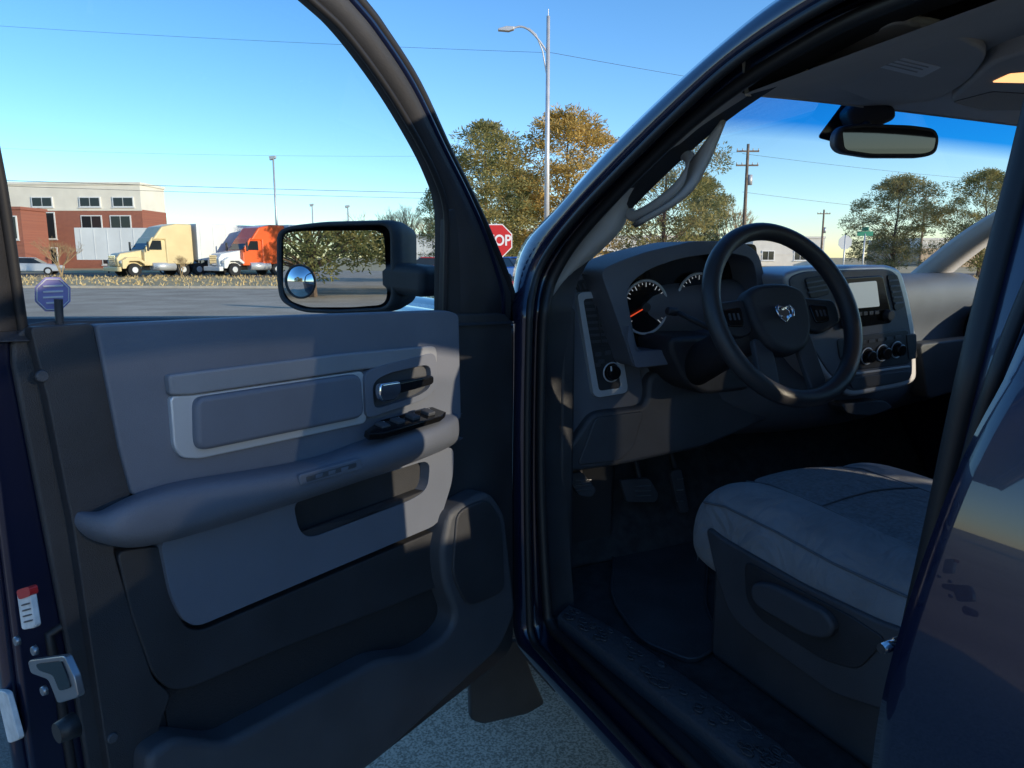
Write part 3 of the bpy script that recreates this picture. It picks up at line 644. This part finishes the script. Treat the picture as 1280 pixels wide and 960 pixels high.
# ================================================================ SURROUNDINGS
def grid_ground():
    m=bpy.data.materials.new('dry_ground'); m.use_nodes=True; nt=m.node_tree; b=nt.nodes['Principled BSDF']; b.inputs['Roughness'].default_value=.95
    tc=nt.nodes.new('ShaderNodeTexCoord'); n=nt.nodes.new('ShaderNodeTexNoise'); n.inputs['Scale'].default_value=.25; n.inputs['Detail'].default_value=10
    r=nt.nodes.new('ShaderNodeValToRGB'); r.color_ramp.elements[0].position=.35; r.color_ramp.elements[0].color=(.44,.31,.14,1); r.color_ramp.elements[1].position=.65; r.color_ramp.elements[1].color=(.62,.46,.24,1)
    nt.links.new(tc.outputs['Object'],n.inputs['Vector']); nt.links.new(n.outputs['Fac'],r.inputs['Fac']); nt.links.new(r.outputs[0],b.inputs['Base Color'])
    bp=nt.nodes.new('ShaderNodeBump'); bp.inputs['Strength'].default_value=.5; bp.inputs['Distance'].default_value=.08
    n2=nt.nodes.new('ShaderNodeTexNoise'); n2.inputs['Scale'].default_value=3; n2.inputs['Detail'].default_value=3
    nt.links.new(tc.outputs['Object'],n2.inputs['Vector']); nt.links.new(n2.outputs['Fac'],bp.inputs['Height']); nt.links.new(bp.outputs[0],b.inputs['Normal'])
    return m
def lotmat(name,c1,c2,speck):
    m=bpy.data.materials.new(name); m.use_nodes=True; nt=m.node_tree; b=nt.nodes['Principled BSDF']; b.inputs['Roughness'].default_value=1; b.inputs['Specular IOR Level'].default_value=.0
    tc=nt.nodes.new('ShaderNodeTexCoord')
    n=nt.nodes.new('ShaderNodeTexNoise'); n.inputs['Scale'].default_value=.6; n.inputs['Detail'].default_value=8
    f=nt.nodes.new('ShaderNodeTexNoise'); f.inputs['Scale'].default_value=150; f.inputs['Detail'].default_value=5
    r=nt.nodes.new('ShaderNodeValToRGB'); r.color_ramp.elements[0].position=.35; r.color_ramp.elements[0].color=(*c1,1); r.color_ramp.elements[1].position=.68; r.color_ramp.elements[1].color=(*c2,1)
    r2=nt.nodes.new('ShaderNodeValToRGB'); r2.color_ramp.elements[0].position=.38; r2.color_ramp.elements[0].color=(1-speck,)*3+(1,); r2.color_ramp.elements[1].position=.60; r2.color_ramp.elements[1].color=(1.3,1.3,1.32,1)
    mx=nt.nodes.new('ShaderNodeMix'); mx.data_type='RGBA'; mx.blend_type='MULTIPLY'; mx.inputs[0].default_value=1; mx.clamp_result=False
    for q in(n,f): nt.links.new(tc.outputs['Object'],q.inputs['Vector'])
    nt.links.new(n.outputs['Fac'],r.inputs['Fac']); nt.links.new(f.outputs['Fac'],r2.inputs['Fac'])
    nt.links.new(r.outputs[0],mx.inputs[6]); nt.links.new(r2.outputs[0],mx.inputs[7]); nt.links.new(mx.outputs[2],b.inputs['Base Color'])
    return m
def q4(name,u_,m,z):
    return mk(name,[V((p.x,p.y,z)) for p in u_],[(0,1,2,3)],m,None)
def L(x,D,z=0): p=C+RT*x+FH*D; return V((p.x,p.y,z))
mk('ground',[(-3000,-3000,0),(3000,-3000,0),(3000,3000,0),(-3000,3000,0)],[(0,1,2,3)],grid_ground(),None)
q4('parking_lot',[L(-90,-60),L(90,-60),L(90,30),L(-90,38)],lotmat('worn_pavement',(.46,.38,.29),(.62,.52,.40),.45),.004)
q4('road',[L(-300,60),L(300,48),L(300,58),L(-300,80)],lotmat('asphalt',(.20,.175,.14),(.28,.24,.20),.3),.004)
kb=empty('kerb')
kc_=mat('kerb_concrete',(.48,.42,.34),.9,var=.1,vscale=2)
for i in range(12):
    x0=-90+i*15; f=lambda x:38-8*(x+90)/180
    a_,b_=L(x0,f(x0)),L(x0+14.98,f(x0+15))
    d=(b_-a_).normalized(); nn=V((-d.y,d.x,0))
    slab('kerb_stone_%d'%i,[a_+Z*.12,b_+Z*.12,b_+nn*.18+Z*.12,a_+nn*.18+Z*.12],Z,.12,kc_,kb,.02)
tar=mat('tar_seam',(.16,.13,.10),.9)
rs=random.Random(11); cr=empty('pavement_crack')
for i in range(5):
    x=-26+i*7; D=9+i*4
    pts=[]
    for k in range(14): pts.append(L(x+k*1.1+rs.uniform(-.3,.3),D+rs.uniform(-.25,.25)+k*.1*(i%3-1),.008))
    wdt=.03; n=len(pts)
    mk('crack_%d'%i,[p+FH*wdt for p in pts]+[p-FH*wdt for p in pts],[(k,k+1,n+k+1,n+k) for k in range(n-1)],tar,cr)
# dry grass beyond the kerb: one object
rg=random.Random(5); vs=[];fs=[]
for i in range(9000):
    x=rg.uniform(-62,45); D=rg.uniform(36,60)
    if D<38.6-8*(x+90)/180+.6: D+=3
    p=L(x,D); h=rg.uniform(.05,.20); w_=rg.uniform(.02,.06); a_=rg.uniform(0,3.14); dx=V((math.cos(a_),math.sin(a_),0))*w_; ln=V((rg.uniform(-.1,.1),rg.uniform(-.1,.1),h)); k=len(vs)
    vs+=[p-dx,p+dx,p+ln]; fs.append((k,k+1,k+2))
mk('dry_grass',vs,fs,mat('straw_grass',(.46,.33,.15),.9,col2=(.66,.50,.26),vscale=.4),None)
# ---- foliage
def leafmat(name,c1,c2):
    m=bpy.data.materials.new(name); m.use_nodes=True; nt=m.node_tree; b=nt.nodes['Principled BSDF']; b.inputs['Roughness'].default_value=.8; b.inputs['Specular IOR Level'].default_value=.2
    tc=nt.nodes.new('ShaderNodeTexCoord'); n=nt.nodes.new('ShaderNodeTexNoise'); n.inputs['Scale'].default_value=.9; n.inputs['Detail'].default_value=5
    r=nt.nodes.new('ShaderNodeValToRGB'); r.color_ramp.elements[0].position=.4; r.color_ramp.elements[0].color=(*c1,1); r.color_ramp.elements[1].position=.6; r.color_ramp.elements[1].color=(*c2,1)
    nt.links.new(tc.outputs['Object'],n.inputs['Vector']); nt.links.new(n.outputs['Fac'],r.inputs['Fac']); nt.links.new(r.outputs[0],b.inputs['Base Color'])
    tl=nt.nodes.new('ShaderNodeBsdfTranslucent'); mx=nt.nodes.new('ShaderNodeMixShader'); mx.inputs[0].default_value=.4
    nt.links.new(r.outputs[0],tl.inputs['Color']); nt.links.new(b.outputs[0],mx.inputs[1]); nt.links.new(tl.outputs[0],mx.inputs[2]); nt.links.new(mx.outputs[0],nt.nodes['Material Output'].inputs[0])
    return m
ML=[leafmat('pine_needles_green',(.18,.20,.08),(.44,.37,.14)),leafmat('pine_needles_golden',(.40,.29,.08),(.66,.46,.15))]
MB=mat('pine_bark',(.14,.09,.06),.95,bump=.6,bscale=8,var=.3,vscale=3)
def pine_mesh(seed,h,w,lm,nclump=190,per=130,bare=.08,size=.17):
    rn_=random.Random(seed); vs=[];fs=[];mi=[]
    def limb(p0,p1,r0,r1,n=6):
        d=(p1-p0).normalized(); a=d.orthogonal().normalized(); b=d.cross(a); k=len(vs)
        for p,r in((p0,r0),(p1,r1)):
            for i in range(n):
                t=2*math.pi*i/n; vs.append(p+a*math.cos(t)*r+b*math.sin(t)*r)
        for i in range(n): fs.append((k+i,k+(i+1)%n,k+n+(i+1)%n,k+n+i)); mi.append(0)
    pts=[V((0,0,0))]
    for i in range(1,7): pts.append(V((rn_.uniform(-.02,.02)*h,rn_.uniform(-.02,.02)*h,h*.92*i/6)))
    for i in range(6): limb(pts[i],pts[i+1],.022*h*(1-i/6.5),.022*h*(1-(i+1)/6.5),8)
    def trunk(z):
        t=max(0,min(5.999,z/(h*.92)*6)); i=int(t); return pts[i].lerp(pts[i+1],t-i)
    lobes=[(rn_.uniform(0,6.28),rn_.uniform(.15,1),rn_.uniform(.55,1.2)) for _ in range(14)]
    for c in range(nclump):
        zf=bare+(1-bare)*rn_.random()**.9; th=rn_.uniform(0,2*math.pi)
        k=(zf-bare)/(1-bare); env=max(.12,math.sin(min(1,(k*1.0+.16)/1.16)*math.pi)**.55*(1.0 if k<.55 else 1.0-.25*(k-.55)))
        mod=1
        for (lt,lz,ls) in lobes:
            if abs((th-lt+math.pi)%(2*math.pi)-math.pi)<.5 and abs(k-lz)<.14: mod=ls
        rr_=w*.5*env*mod*(.2+.8*rn_.random()**.5)
        base=trunk(h*zf*.93); tip=V((base.x+math.cos(th)*rr_,base.y+math.sin(th)*rr_,h*zf+rr_*.12))
        if c%3==0: limb(trunk(max(.1*h,h*zf-.12*h-rr_*.2)),tip,.005*h*(1.2-k),.01,4)
        cr=h*.062*rn_.uniform(.6,1.3)
        for i in range(per):
            d=V((rn_.gauss(0,1),rn_.gauss(0,1),rn_.gauss(0,.65)))
            d=d.normalized()*cr*rn_.random()**.4*1.25; d.z*=.7
            p=tip+d; s=size*rn_.uniform(.6,1.3)
            ax=(d.normalized()+V((rn_.uniform(-1,1),rn_.uniform(-1,1),rn_.uniform(-.3,1)))*.8).normalized(); sd=ax.cross(V((rn_.uniform(-1,1),rn_.uniform(-1,1),rn_.uniform(-1,1)))).normalized()
            kk=len(vs); vs+= [p-sd*s*.22,p+sd*s*.22,p+ax*s+sd*s*.1,p+ax*s-sd*s*.1]; fs.append((kk,kk+1,kk+2,kk+3)); mi.append(1)
    me=bpy.data.meshes.new('pine'); me.from_pydata([tuple(v) for v in vs],[],fs); me.materials.append(MB); me.materials.append(lm)
    me.polygons.foreach_set('material_index',mi); me.update(); return me
pm1=pine_mesh(1,10,7.4,ML[0],210); pm2=pine_mesh(2,10,8.0,ML[1],230); pm3=pine_mesh(3,10,9.5,ML[0],230); pm4=pine_mesh(5,10,10,leafmat('pine_needles_olive',(.22,.22,.09),(.46,.38,.16)),240)
def tree(me,u,D,topv,rz,wf=1,name='pine_tree'):
    h=far(u,topv,D).z; o=bpy.data.objects.new(name,me); COL.objects.link(o); o.location=gnd(u,D); o.scale=(h/10*wf,h/10*wf,h/10); o.rotation_euler=(0,0,rz); return o
tree(pm1,608,53,158,0,1.05); tree(pm2,708,55,143,1.2,1.02); tree(pm3,828,57,143,2.0,.84); tree(pm1,560,60,225,2.5,.9)
tree(pm4,1118,58,222,.5,1.05); tree(pm3,1225,54,216,3.4,.95); tree(pm1,650,70,215,4,1); tree(pm1,880,66,225,3.2,.9); tree(pm4,1320,62,228,1,.9)
# trees beside the lot (seen in the side mirror)
for i,(x,y,h,me,r) in enumerate(((-26,-9,9.5,pm3,0),(-31,-15,11,pm1,1),(-29,-4.5,7.5,pm4,2),(-24,-19,9,pm2,4),(-40,-26,12,pm3,3))):
    o=bpy.data.objects.new('pine_tree',me); COL.objects.link(o); o.location=(x,y,0); o.scale=(h/10,)*3; o.rotation_euler=(0,0,r)
# bare shrubs
def bare_mesh(seed,h,spread,n=60):
    r=random.Random(seed); vs=[];fs=[]
    def seg(a,b,r0,r1):
        d=(b-a).normalized(); x=d.orthogonal().normalized(); y=d.cross(x); k=len(vs)
        for p,q in((a,r0),(b,r1)):
            for i in range(4):
                t=math.pi/2*i; vs.append(p+x*math.cos(t)*q+y*math.sin(t)*q)
        for i in range(4): fs.append((k+i,k+(i+1)%4,k+4+(i+1)%4,k+4+i))
    def grow(p,d,l,rr,dep):
        q=p+d*l; seg(p,q,rr,rr*.65)
        if dep==0: return
        for i in range(3):
            nd=(d+V((r.uniform(-1,1),r.uniform(-1,1),r.uniform(-.2,.7)))*spread).normalized(); grow(q,nd,l*r.uniform(.6,.85),rr*.6,dep-1)
    for i in range(3): grow(V((0,0,0)),V((r.uniform(-.4,.4),r.uniform(-.4,.4),1)).normalized(),h*.28,h*.018,5)
    me=bpy.data.meshes.new('bare'); me.from_pydata([tuple(v) for v in vs],[],fs); return me
mb=mat('bare_twigs',(.40,.28,.15),.95)
bm1=bare_mesh(3,5,.7); bm1.materials.append(mb); bm2=bare_mesh(9,5,.6); bm2.materials.append(mb)
for u,D,s,me,nm in((75,56,.62,bm1,'bare_shrub'),(505,70,1.35,bm2,'bare_tree'),(470,80,1.3,bm1,'bare_tree'),(905,75,1.5,bm2,'bare_tree'),(225,55,.35,bm2,'bare_shrub'),(530,90,1.5,bm1,'bare_tree')):
    o=bpy.data.objects.new(nm,me); COL.objects.link(o); o.location=gnd(u,D); o.scale=(s,)*3; o.rotation_euler=(0,0,u)
# ---- street lamp
mg=mat('galvanised_steel',(.55,.56,.57),.45,.4,var=.1,vscale=2)
def lamp(u,D,topv,arm=True):
    g=gnd(u,D); h=far(u,topv,D).z; o=empty('street_lamp',None,g)
    cyl('pole',(0,0,0),(0,0,h),.14,.08,mg,o,16); cyl('base',(0,0,0),(0,0,.3),.22,.2,mg,o,16)
    if not arm:
        slab('flood_head',[p+FH*-.2 for p in (RT*-.35+Z*(h+.1),RT*.25+Z*(h+.18),RT*.25+Z*(h-.05),RT*-.3+Z*(h-.25))],-FH,.4,mg,o,.03); return
    for zz,ln,up in((h-1.6,1.6,1.15),(h-2.8,1.2,1.9)):
        pts=[]
        for i in range(13):
            t=i/12; pts.append(-RT*(ln*t)+Z*(zz+up*math.sin(t*math.pi*.62)))
        if ln>1.5:
            tube('arm',pts,.045,mg,o)
            e=pts[-1]; q=[e-RT*x+Z*z for x,z in((-.05,.06),(.3,.08),(.68,-.02),(.70,-.1),(.2,-.14),(-.05,-.06))]
            slab('luminaire',[p+FH*-.14 for p in q],-FH,.28,mg,o,.03)
        else: tube('brace',[Z*zz]+[-RT*x+Z*z for x,z in((.25,zz+1.3),(.55,zz+2.0),(.9,zz+2.28))],.035,mg,o)
    tube('finial',[Z*h,Z*(h+.3)],.02,mg,o)
lamp(683,36,20); lamp(348,72,197,False)
for u,D,t in((393,110,256),(437,100,258)): lamp(u,D,t,False)
# ---- utility poles and cables
mw=mat('weathered_wood',(.20,.15,.11),.95,var=.3,vscale=4); mc=mat('cable',(.02,.02,.02),.6)
def upole(u,D,t,arms=2):
    o=empty('utility_pole',None,gnd(u,D)); h=far(u,t,D).z
    cyl('pole',(0,0,0),(0,0,h),.17,.11,mw,o,12)
    for k in range(arms):
        z=h-.5-k*1.1; a=RT*.9; d=FH*.06
        slab('crossarm_%d'%k,[-a-d+Z*z,a-d+Z*z,a+d+Z*z,-a+d+Z*z],Z,.12,mw,o,.01)
        for s in(-1,-.5,.5,1): cyl('insulator',RT*.85*s+Z*z,RT*.85*s+Z*(z+.16),.05,.04,mg,o,8)
    cyl('transformer',RT*.28+Z*(h-3.2),RT*.28+Z*(h-2.4),.2,.2,mg,o,12)
    return o
upole(928,62,180); upole(1026,105,262,1); upole(1150,100,240,1)
def cable(a,b,sag,r=.018):
    pts=[a.lerp(b,i/24)-Z*sag*4*(i/24)*(1-i/24) for i in range(25)]
    tube('power_cable',pts,r,mc,None,res=1)
cable(far(-500,-10,60),far(690,66,40),.5,.008); cable(far(690,66,40),far(1300,150,90),.6,.010)
cable(far(-300,214,60),far(640,243,95),.2,.026); cable(far(-300,221,60),far(640,250,95),.2,.02)
cable(far(-100,180,95),far(928,190,62),.8,.008)
for dv in(190,238): cable(far(928,dv+2,62),far(1500,dv+45,100),.8,.012)
# ---- stop sign
def octo(r,z=0): return [V((math.cos(rad(22.5+45*i))*r,0,math.sin(rad(22.5+45*i))*r+z)) for i in range(8)]
ss=empty('stop_sign',None,gnd(620,17.5),-YAW)
zc=far(620,301,17.5).z
slab('plate',[p+V((0,-.03,0)) for p in octo(.41,zc)],V((0,-1,0)),.004,M['white'],ss,0)
slab('red_face',[p+V((0,-.034,0)) for p in octo(.385,zc)],V((0,-1,0)),.002,M['red'],ss,0)
cyl('post',(0,0,0),(0,0,zc+.4),.03,.03,mg,ss,10)
tx=bpy.data.curves.new('legend','FONT'); tx.body='STOP'; tx.size=.34; tx.align_x='CENTER'; tx.align_y='CENTER'; tx.extrude=.002; tx.offset=.008; tx.materials.append(M['white'])
to=bpy.data.objects.new('legend',tx); COL.objects.link(to); to.parent=ss; to.location=(0,-.04,zc); to.rotation_euler=(rad(90),0,0); to.scale=(.86,1,1)
s2=empty('stop_sign',None,gnd(1055,40),-YAW); z2=far(1055,303,40).z
slab('plate',octo(.38,z2),V((0,-1,0)),.01,mat('sign_back',(.55,.56,.58),.4,.3),s2,0); cyl('post',(0,.02,0),(0,.02,z2+.4),.04,.04,mg,s2,10)
s3=empty('street_name_sign',None,gnd(1079,40),-YAW); z3=far(1079,292,40).z; cyl('post',(0,0,0),(0,0,z3),.04,.04,mg,s3,10)
box('blade',-.42,.42,-.02,.02,z3-.12,z3+.12,mat('sign_green',(.01,.22,.13),.4),s3,.005); box('blade_cross',-.02,.02,-.35,.35,z3+.14,z3+.34,bpy.data.materials['sign_green'],s3,.005)
# ---- semi trucks
def semi(u,D,cabc,hoodc,hd,lenT=15.5,tr=(.70,.71,.72)):
    mC=mat('tractor_paint',cabc,.35,coat=.3,var=.06,vscale=1); mH=mat('hood_paint',hoodc,.35,coat=.3); mT=mat('trailer_panel',tr,.5,var=.06,vscale=.6)
    o=empty('semi_truck',None,gnd(u,D),math.atan2(hd.y,hd.x))
    def pr(name,pf,y0,y1,m,tp=1,b=.06):
        zs=[z for _,z in pf]; zm=min(zs); zM=max(zs)
        def Y(y,z): return y*(1-(1-tp)*(z-zm)/(zM-zm))
        a=[V((x,Y(y0,z),z)) for x,z in pf]; c=[V((x,Y(y1,z),z)) for x,z in pf]; n=len(pf)
        mk(name,a+c,[tuple(range(n)),tuple(range(2*n-1,n-1,-1))]+[(i,(i+1)%n,n+(i+1)%n,n+i) for i in range(n)],m,o,bevel=b)
    pr('hood',[(-.25,.75),(-.15,1.35),(-.45,1.72),(-2.2,2.0),(-2.2,.75)],-.78,.78,mH,.9,.1)
    pr('cab',[(-2.0,.8),(-2.05,1.95),(-2.75,2.95),(-3.9,3.0),(-3.9,.8)],-1.12,1.12,mC,.93,.08)
    pr('sleeper',[(-2.7,2.75),(-3.5,3.75),(-4.6,4.0),(-5.9,4.0),(-5.9,.9),(-3.7,.9),(-3.7,2.75)],-1.2,1.2,mC,.96,.12)
    mk('windscreen',[(-2.05,-.98,2.02),(-2.05,.98,2.02),(-2.66,.93,2.78),(-2.66,-.93,2.78)],[(0,1,2,3)],M['darkglass'],o)
    for s in(-1,1):
        mk('door_window',[(-2.4,s*1.125,2.0),(-3.4,s*1.125,2.0),(-3.4,s*1.08,2.7),(-2.75,s*1.08,2.7)],[(0,1,2,3)],M['darkglass'],o)
        pr('fender',[(-.35,.6),(-.35,1.2),(-.75,1.45),(-1.6,1.45),(-2.1,1.05),(-2.0,.9),(-1.6,1.15),(-.9,1.15),(-.6,.6)],s*.75,s*1.2,mH,1,.05)
        box('headlight',-.42,-.30,s*.92-.16,s*.92+.16,.98,1.2,M['label'],o,.03)
        cyl('fuel_tank',(-2.6,s*.95,.75),(-4.4,s*.95,.75),.33,.33,M['silver'],o,20)
        box('door_mirror',-2.25,-2.15,s*1.45-.1,s*1.45+.1,1.9,2.6,M['black'],o,.03)
        cyl('mirror_bar',(-2.2,s*1.05,2.3),(-2.2,s*1.45,2.3),.02,.02,M['chrome'],o,8)
        for x in(-1.25,-5.0,-6.3): cyl('wheel',(x,s*.85,.5),(x,s*1.18,.5),.5,.5,M['tire'],o,24,.04); cyl('hub',(x,s*1.185,.5),(x,s*1.2,.5),.24,.2,M['silver'],o,16)
        for x in(-lenT-2.6,-lenT-3.8): cyl('trailer_wheel',(x,s*.8,.5),(x,s*1.2,.5),.5,.5,M['tire'],o,24,.04)
    box('grille',-.2,-.12,-.5,.5,.85,1.6,M['chrome'],o,.03)
    for i in range(5): box('grille_bar_%d'%i,-.125,-.10,-.45,.45,.93+i*.13,.97+i*.13,M['dkgray'],o,.005)
    box('bumper',-.3,.05,-1.15,1.15,.4,.75,M['chrome'] if hoodc[0]<.6 else mH,o,.06)
    box('frame',-lenT+2,-1,-.45,.45,.7,.95,M['black'],o,.02)
    box('trailer_body',-6.2-lenT+1.8,-6.2,-1.28,1.28,1.2,4.05,mT,o,.03)
    box('trailer_skirt',-6.2-lenT+5,-9,-1.2,1.2,.75,1.2,M['dkgray'],o,.02)
    for s in(-1,1):
        for k in range(12): box('trailer_rib_%d'%k,-6.5-k*1.1-.03,-6.5-k*1.1+.03,s*1.29-.012,s*1.29+.012,1.25,4.0,mT,o,0)
    return o
hd=(-RT*.62-FH*.78).normalized()
semi(137,55.5,(.72,.56,.30),(.72,.56,.30),hd)
semi(264,57.5,(.88,.12,.02),(.78,.78,.78),hd)
def trailer(u,D,ang,ln=14):
    o=empty('cargo_trailer',None,gnd(u,D),ang); m=bpy.data.materials['trailer_panel']
    box('body',0,ln,-1.28,1.28,1.2,4.1,m,o,.03); box('skirt',3,ln-4,-1.1,1.1,.8,1.2,M['dkgray'],o,.02)
    for k in range(12): box('rib_%d'%k,.5+k*1.15,.56+k*1.15,-1.305,-1.28,1.25,4.0,m,o,0)
    for s in(-1,1):
        for x in(ln-1.5,ln-2.7): cyl('wheel',(x,s*.8,.5),(x,s*1.2,.5),.5,.5,M['tire'],o,20)
        cyl('landing_leg',(2.5,s*.8,0),(2.5,s*.8,1.2),.07,.07,M['dkgray'],o,8)
trailer(104,70,-YAW+.1); trailer(222,74,-YAW+.02,16); trailer(440,88,-YAW+.02,16)
# ---- hotel
def building(name,u0,u1,D,topv,wall,wall2,zsplit,wins,dep=18):
    p0=gnd(u0,D);p1=gnd(u1,D); w=(p1-p0).length; h=far((u0+u1)/2,topv,D).z
    o=empty(name,None,p0,-YAW)
    box('lower_walls',0,w,0,dep,0,zsplit,wall2,o,0); box('upper_walls',.05,w-.05,.05,dep-.05,zsplit,h,wall,o,0)
    box('parapet',-.1,w+.1,-.1,dep+.1,h,h+.35,wall,o,.02); box('belt_course',-.06,w+.06,-.06,.0,zsplit-.15,zsplit+.15,wall,o,.01)
    for (uu,zb,ww,hh) in wins:
        x=(uu-u0)/(u1-u0)*w
        box('window_frame',x-ww/2-.1,x+ww/2+.1,-.09,.06,zb-.1,zb+hh+.1,M['white'],o,.01)
        n=max(2,round(ww/1.1))
        for k in range(n):
            a=x-ww/2+k*ww/n; box('window_pane',a+.05,a+ww/n-.05,-.11,-.095,zb+.03,zb+hh-.03,M['darkglass'],o,0)
        box('sill',x-ww/2-.2,x+ww/2+.2,-.2,-.0,zb-.22,zb-.12,M['white'],o,.01)
    return o
cream=mat('cream_stucco',(.80,.74,.64),.9,var=.05,vscale=.5)
def brickmat():
    m=bpy.data.materials.new('red_brick'); m.use_nodes=True; nt=m.node_tree; b=nt.nodes['Principled BSDF']; b.inputs['Roughness'].default_value=.9
    tc=nt.nodes.new('ShaderNodeTexCoord'); mp=nt.nodes.new('ShaderNodeMapping'); mp.inputs['Rotation'].default_value=(rad(90),0,0); br=nt.nodes.new('ShaderNodeTexBrick'); br.inputs['Scale'].default_value=2
    br.inputs['Color1'].default_value=(.36,.11,.065,1); br.inputs['Color2'].default_value=(.29,.085,.055,1); br.inputs['Mortar'].default_value=(.3,.2,.16,1)
    nt.links.new(tc.outputs['Object'],mp.inputs[0]); nt.links.new(mp.outputs[0],br.inputs[0]); nt.links.new(br.outputs[0],b.inputs['Base Color']); return m
brick=brickmat()
z=lambda v,D=100: far(100,v,D).z
wins=[(u,z(258),2.6,z(247)-z(258)) for u in(-60,0,60,119,160)]+[(u,z(298),2.6,z(266)-z(298)) for u in(-60,0,61)]+[(u,z(298),2.6,z(270)-z(298)) for u in(119,155)]+[(u,z(330),2.4,z(310)-z(330)) for u in(-60,61,140)]
building('hotel',-180,182,100,231,cream,brick,z(262),wins,7)
building('brick_building',-150,32,90,262,brick,brick,3.0,[(u,z(298,88),2.0,2.6) for u in(-20,15)],5)
sid=mat('pale_siding',(.62,.60,.56),.8,var=.05,vscale=1)
building('white_warehouse',742,880,120,297,sid,sid,2.0,[(u,1.0,2,1.5) for u in(760,800,840)])
building('white_shop',560,672,95,290,sid,sid,2.2,[(u,1.2,2.4,1.5) for u in(585,610,635,655)],10)
building('low_warehouse',940,1030,130,298,sid,sid,2.0,[(u,1.0,2,1.5) for u in(960,1000)])
building('distant_depot',420,560,150,300,sid,mat('tan_block',(.40,.30,.2),.9),3.0,[])
building('roadside_shop',1150,1300,120,300,sid,mat('tan_block2',(.42,.32,.22),.9),3.0,[])
# ---- parked cars
def car(name,u,D,col,rz):
    m=mat(name+'_paint',col,.3,.2,coat=.8); o=empty(name,None,gnd(u,D),rz)
    def pr(nm,pf,hw,tp,mm,b):
        zm=min(z for _,z in pf); zM=max(z for _,z in pf); n=len(pf); f=lambda zz:hw*(1-(1-tp)*(zz-zm)/(zM-zm))
        a=[V((x,-f(zz),zz)) for x,zz in pf]; c=[V((x,f(zz),zz)) for x,zz in pf]
        mk(nm,a+c,[tuple(range(n)),tuple(range(2*n-1,n-1,-1))]+[(i,(i+1)%n,n+(i+1)%n,n+i) for i in range(n)],mm,o,bevel=b)
    pr('lower_body',[(2.2,.3),(2.25,.6),(2.1,.78),(1.0,.95),(-1.7,1.0),(-2.2,.9),(-2.25,.45),(-2.15,.3)],.9,.93,m,.08)
    pr('cabin_glass',[(1.05,.92),(.3,1.38),(-1.0,1.42),(-1.75,.97)],.82,.78,M['darkglass'],.05)
    pr('roof',[(.32,1.37),(.2,1.43),(-.95,1.46),(-1.05,1.4)],.67,.95,m,.03)
    for x in(1.4,-1.35):
        for s in(-1,1): cyl('wheel',(x,s*.7,.32),(x,s*.91,.32),.33,.33,M['tire'],o,20,.03); cyl('hub',(x,s*.912,.32),(x,s*.92,.32),.2,.18,M['silver'],o,12)
    for s in(-1,1): box('headlamp',2.12,2.24,s*.62-.18,s*.62+.18,.6,.74,M['label'],o,.02); box('tail_lamp',-2.27,-2.16,s*.65-.16,s*.65+.16,.7,.86,M['red'],o,.02)
car('silver_car',38,62,(.5,.5,.52),-YAW+.3); car('blue_car',634,38,(.02,.12,.45),-YAW+2.2); car('red_car',545,46,(.45,.02,.02),-YAW+.2); car('blue_car',228,66,(.02,.15,.5),-YAW)
car('red_car',656,60,(.45,.03,.02),-YAW+.2)

# ================================================================ LIGHT
to_sun=V((.55,-.835,0)).normalized(); el=rad(12.5); sd=(to_sun*math.cos(el)+Z*math.sin(el)).normalized()
su=bpy.data.lights.new('sun','SUN'); su.energy=5.0; su.angle=rad(.5); su.color=(1,.84,.62)
so=bpy.data.objects.new('sun',su); COL.objects.link(so); so.rotation_euler=(-sd).to_track_quat('-Z','Y').to_euler()
w=bpy.data.worlds.new('World'); sc.world=w; w.use_nodes=True; nt=w.node_tree
sk_=nt.nodes.new('ShaderNodeTexSky'); sk_.sky_type='NISHITA'; sk_.sun_disc=False; sk_.sun_elevation=rad(16); sk_.sun_rotation=math.atan2(sd.x,sd.y); sk_.altitude=300; sk_.air_density=1.0; sk_.dust_density=.1; sk_.ozone_density=2.5
hs_=nt.nodes.new('ShaderNodeHueSaturation'); hs_.inputs['Saturation'].default_value=1.22; hs_.inputs['Value'].default_value=1.6
mu_=nt.nodes.new('ShaderNodeMix'); mu_.data_type='RGBA'; mu_.blend_type='MULTIPLY'; mu_.inputs[0].default_value=1; mu_.inputs[7].default_value=(.90,.96,1.07,1); mu_.clamp_result=False
bg=nt.nodes['Background']; nt.links.new(sk_.outputs[0],hs_.inputs['Color']); nt.links.new(hs_.outputs[0],mu_.inputs[6]); nt.links.new(mu_.outputs[2],bg.inputs[0]); bg.inputs[1].default_value=.15
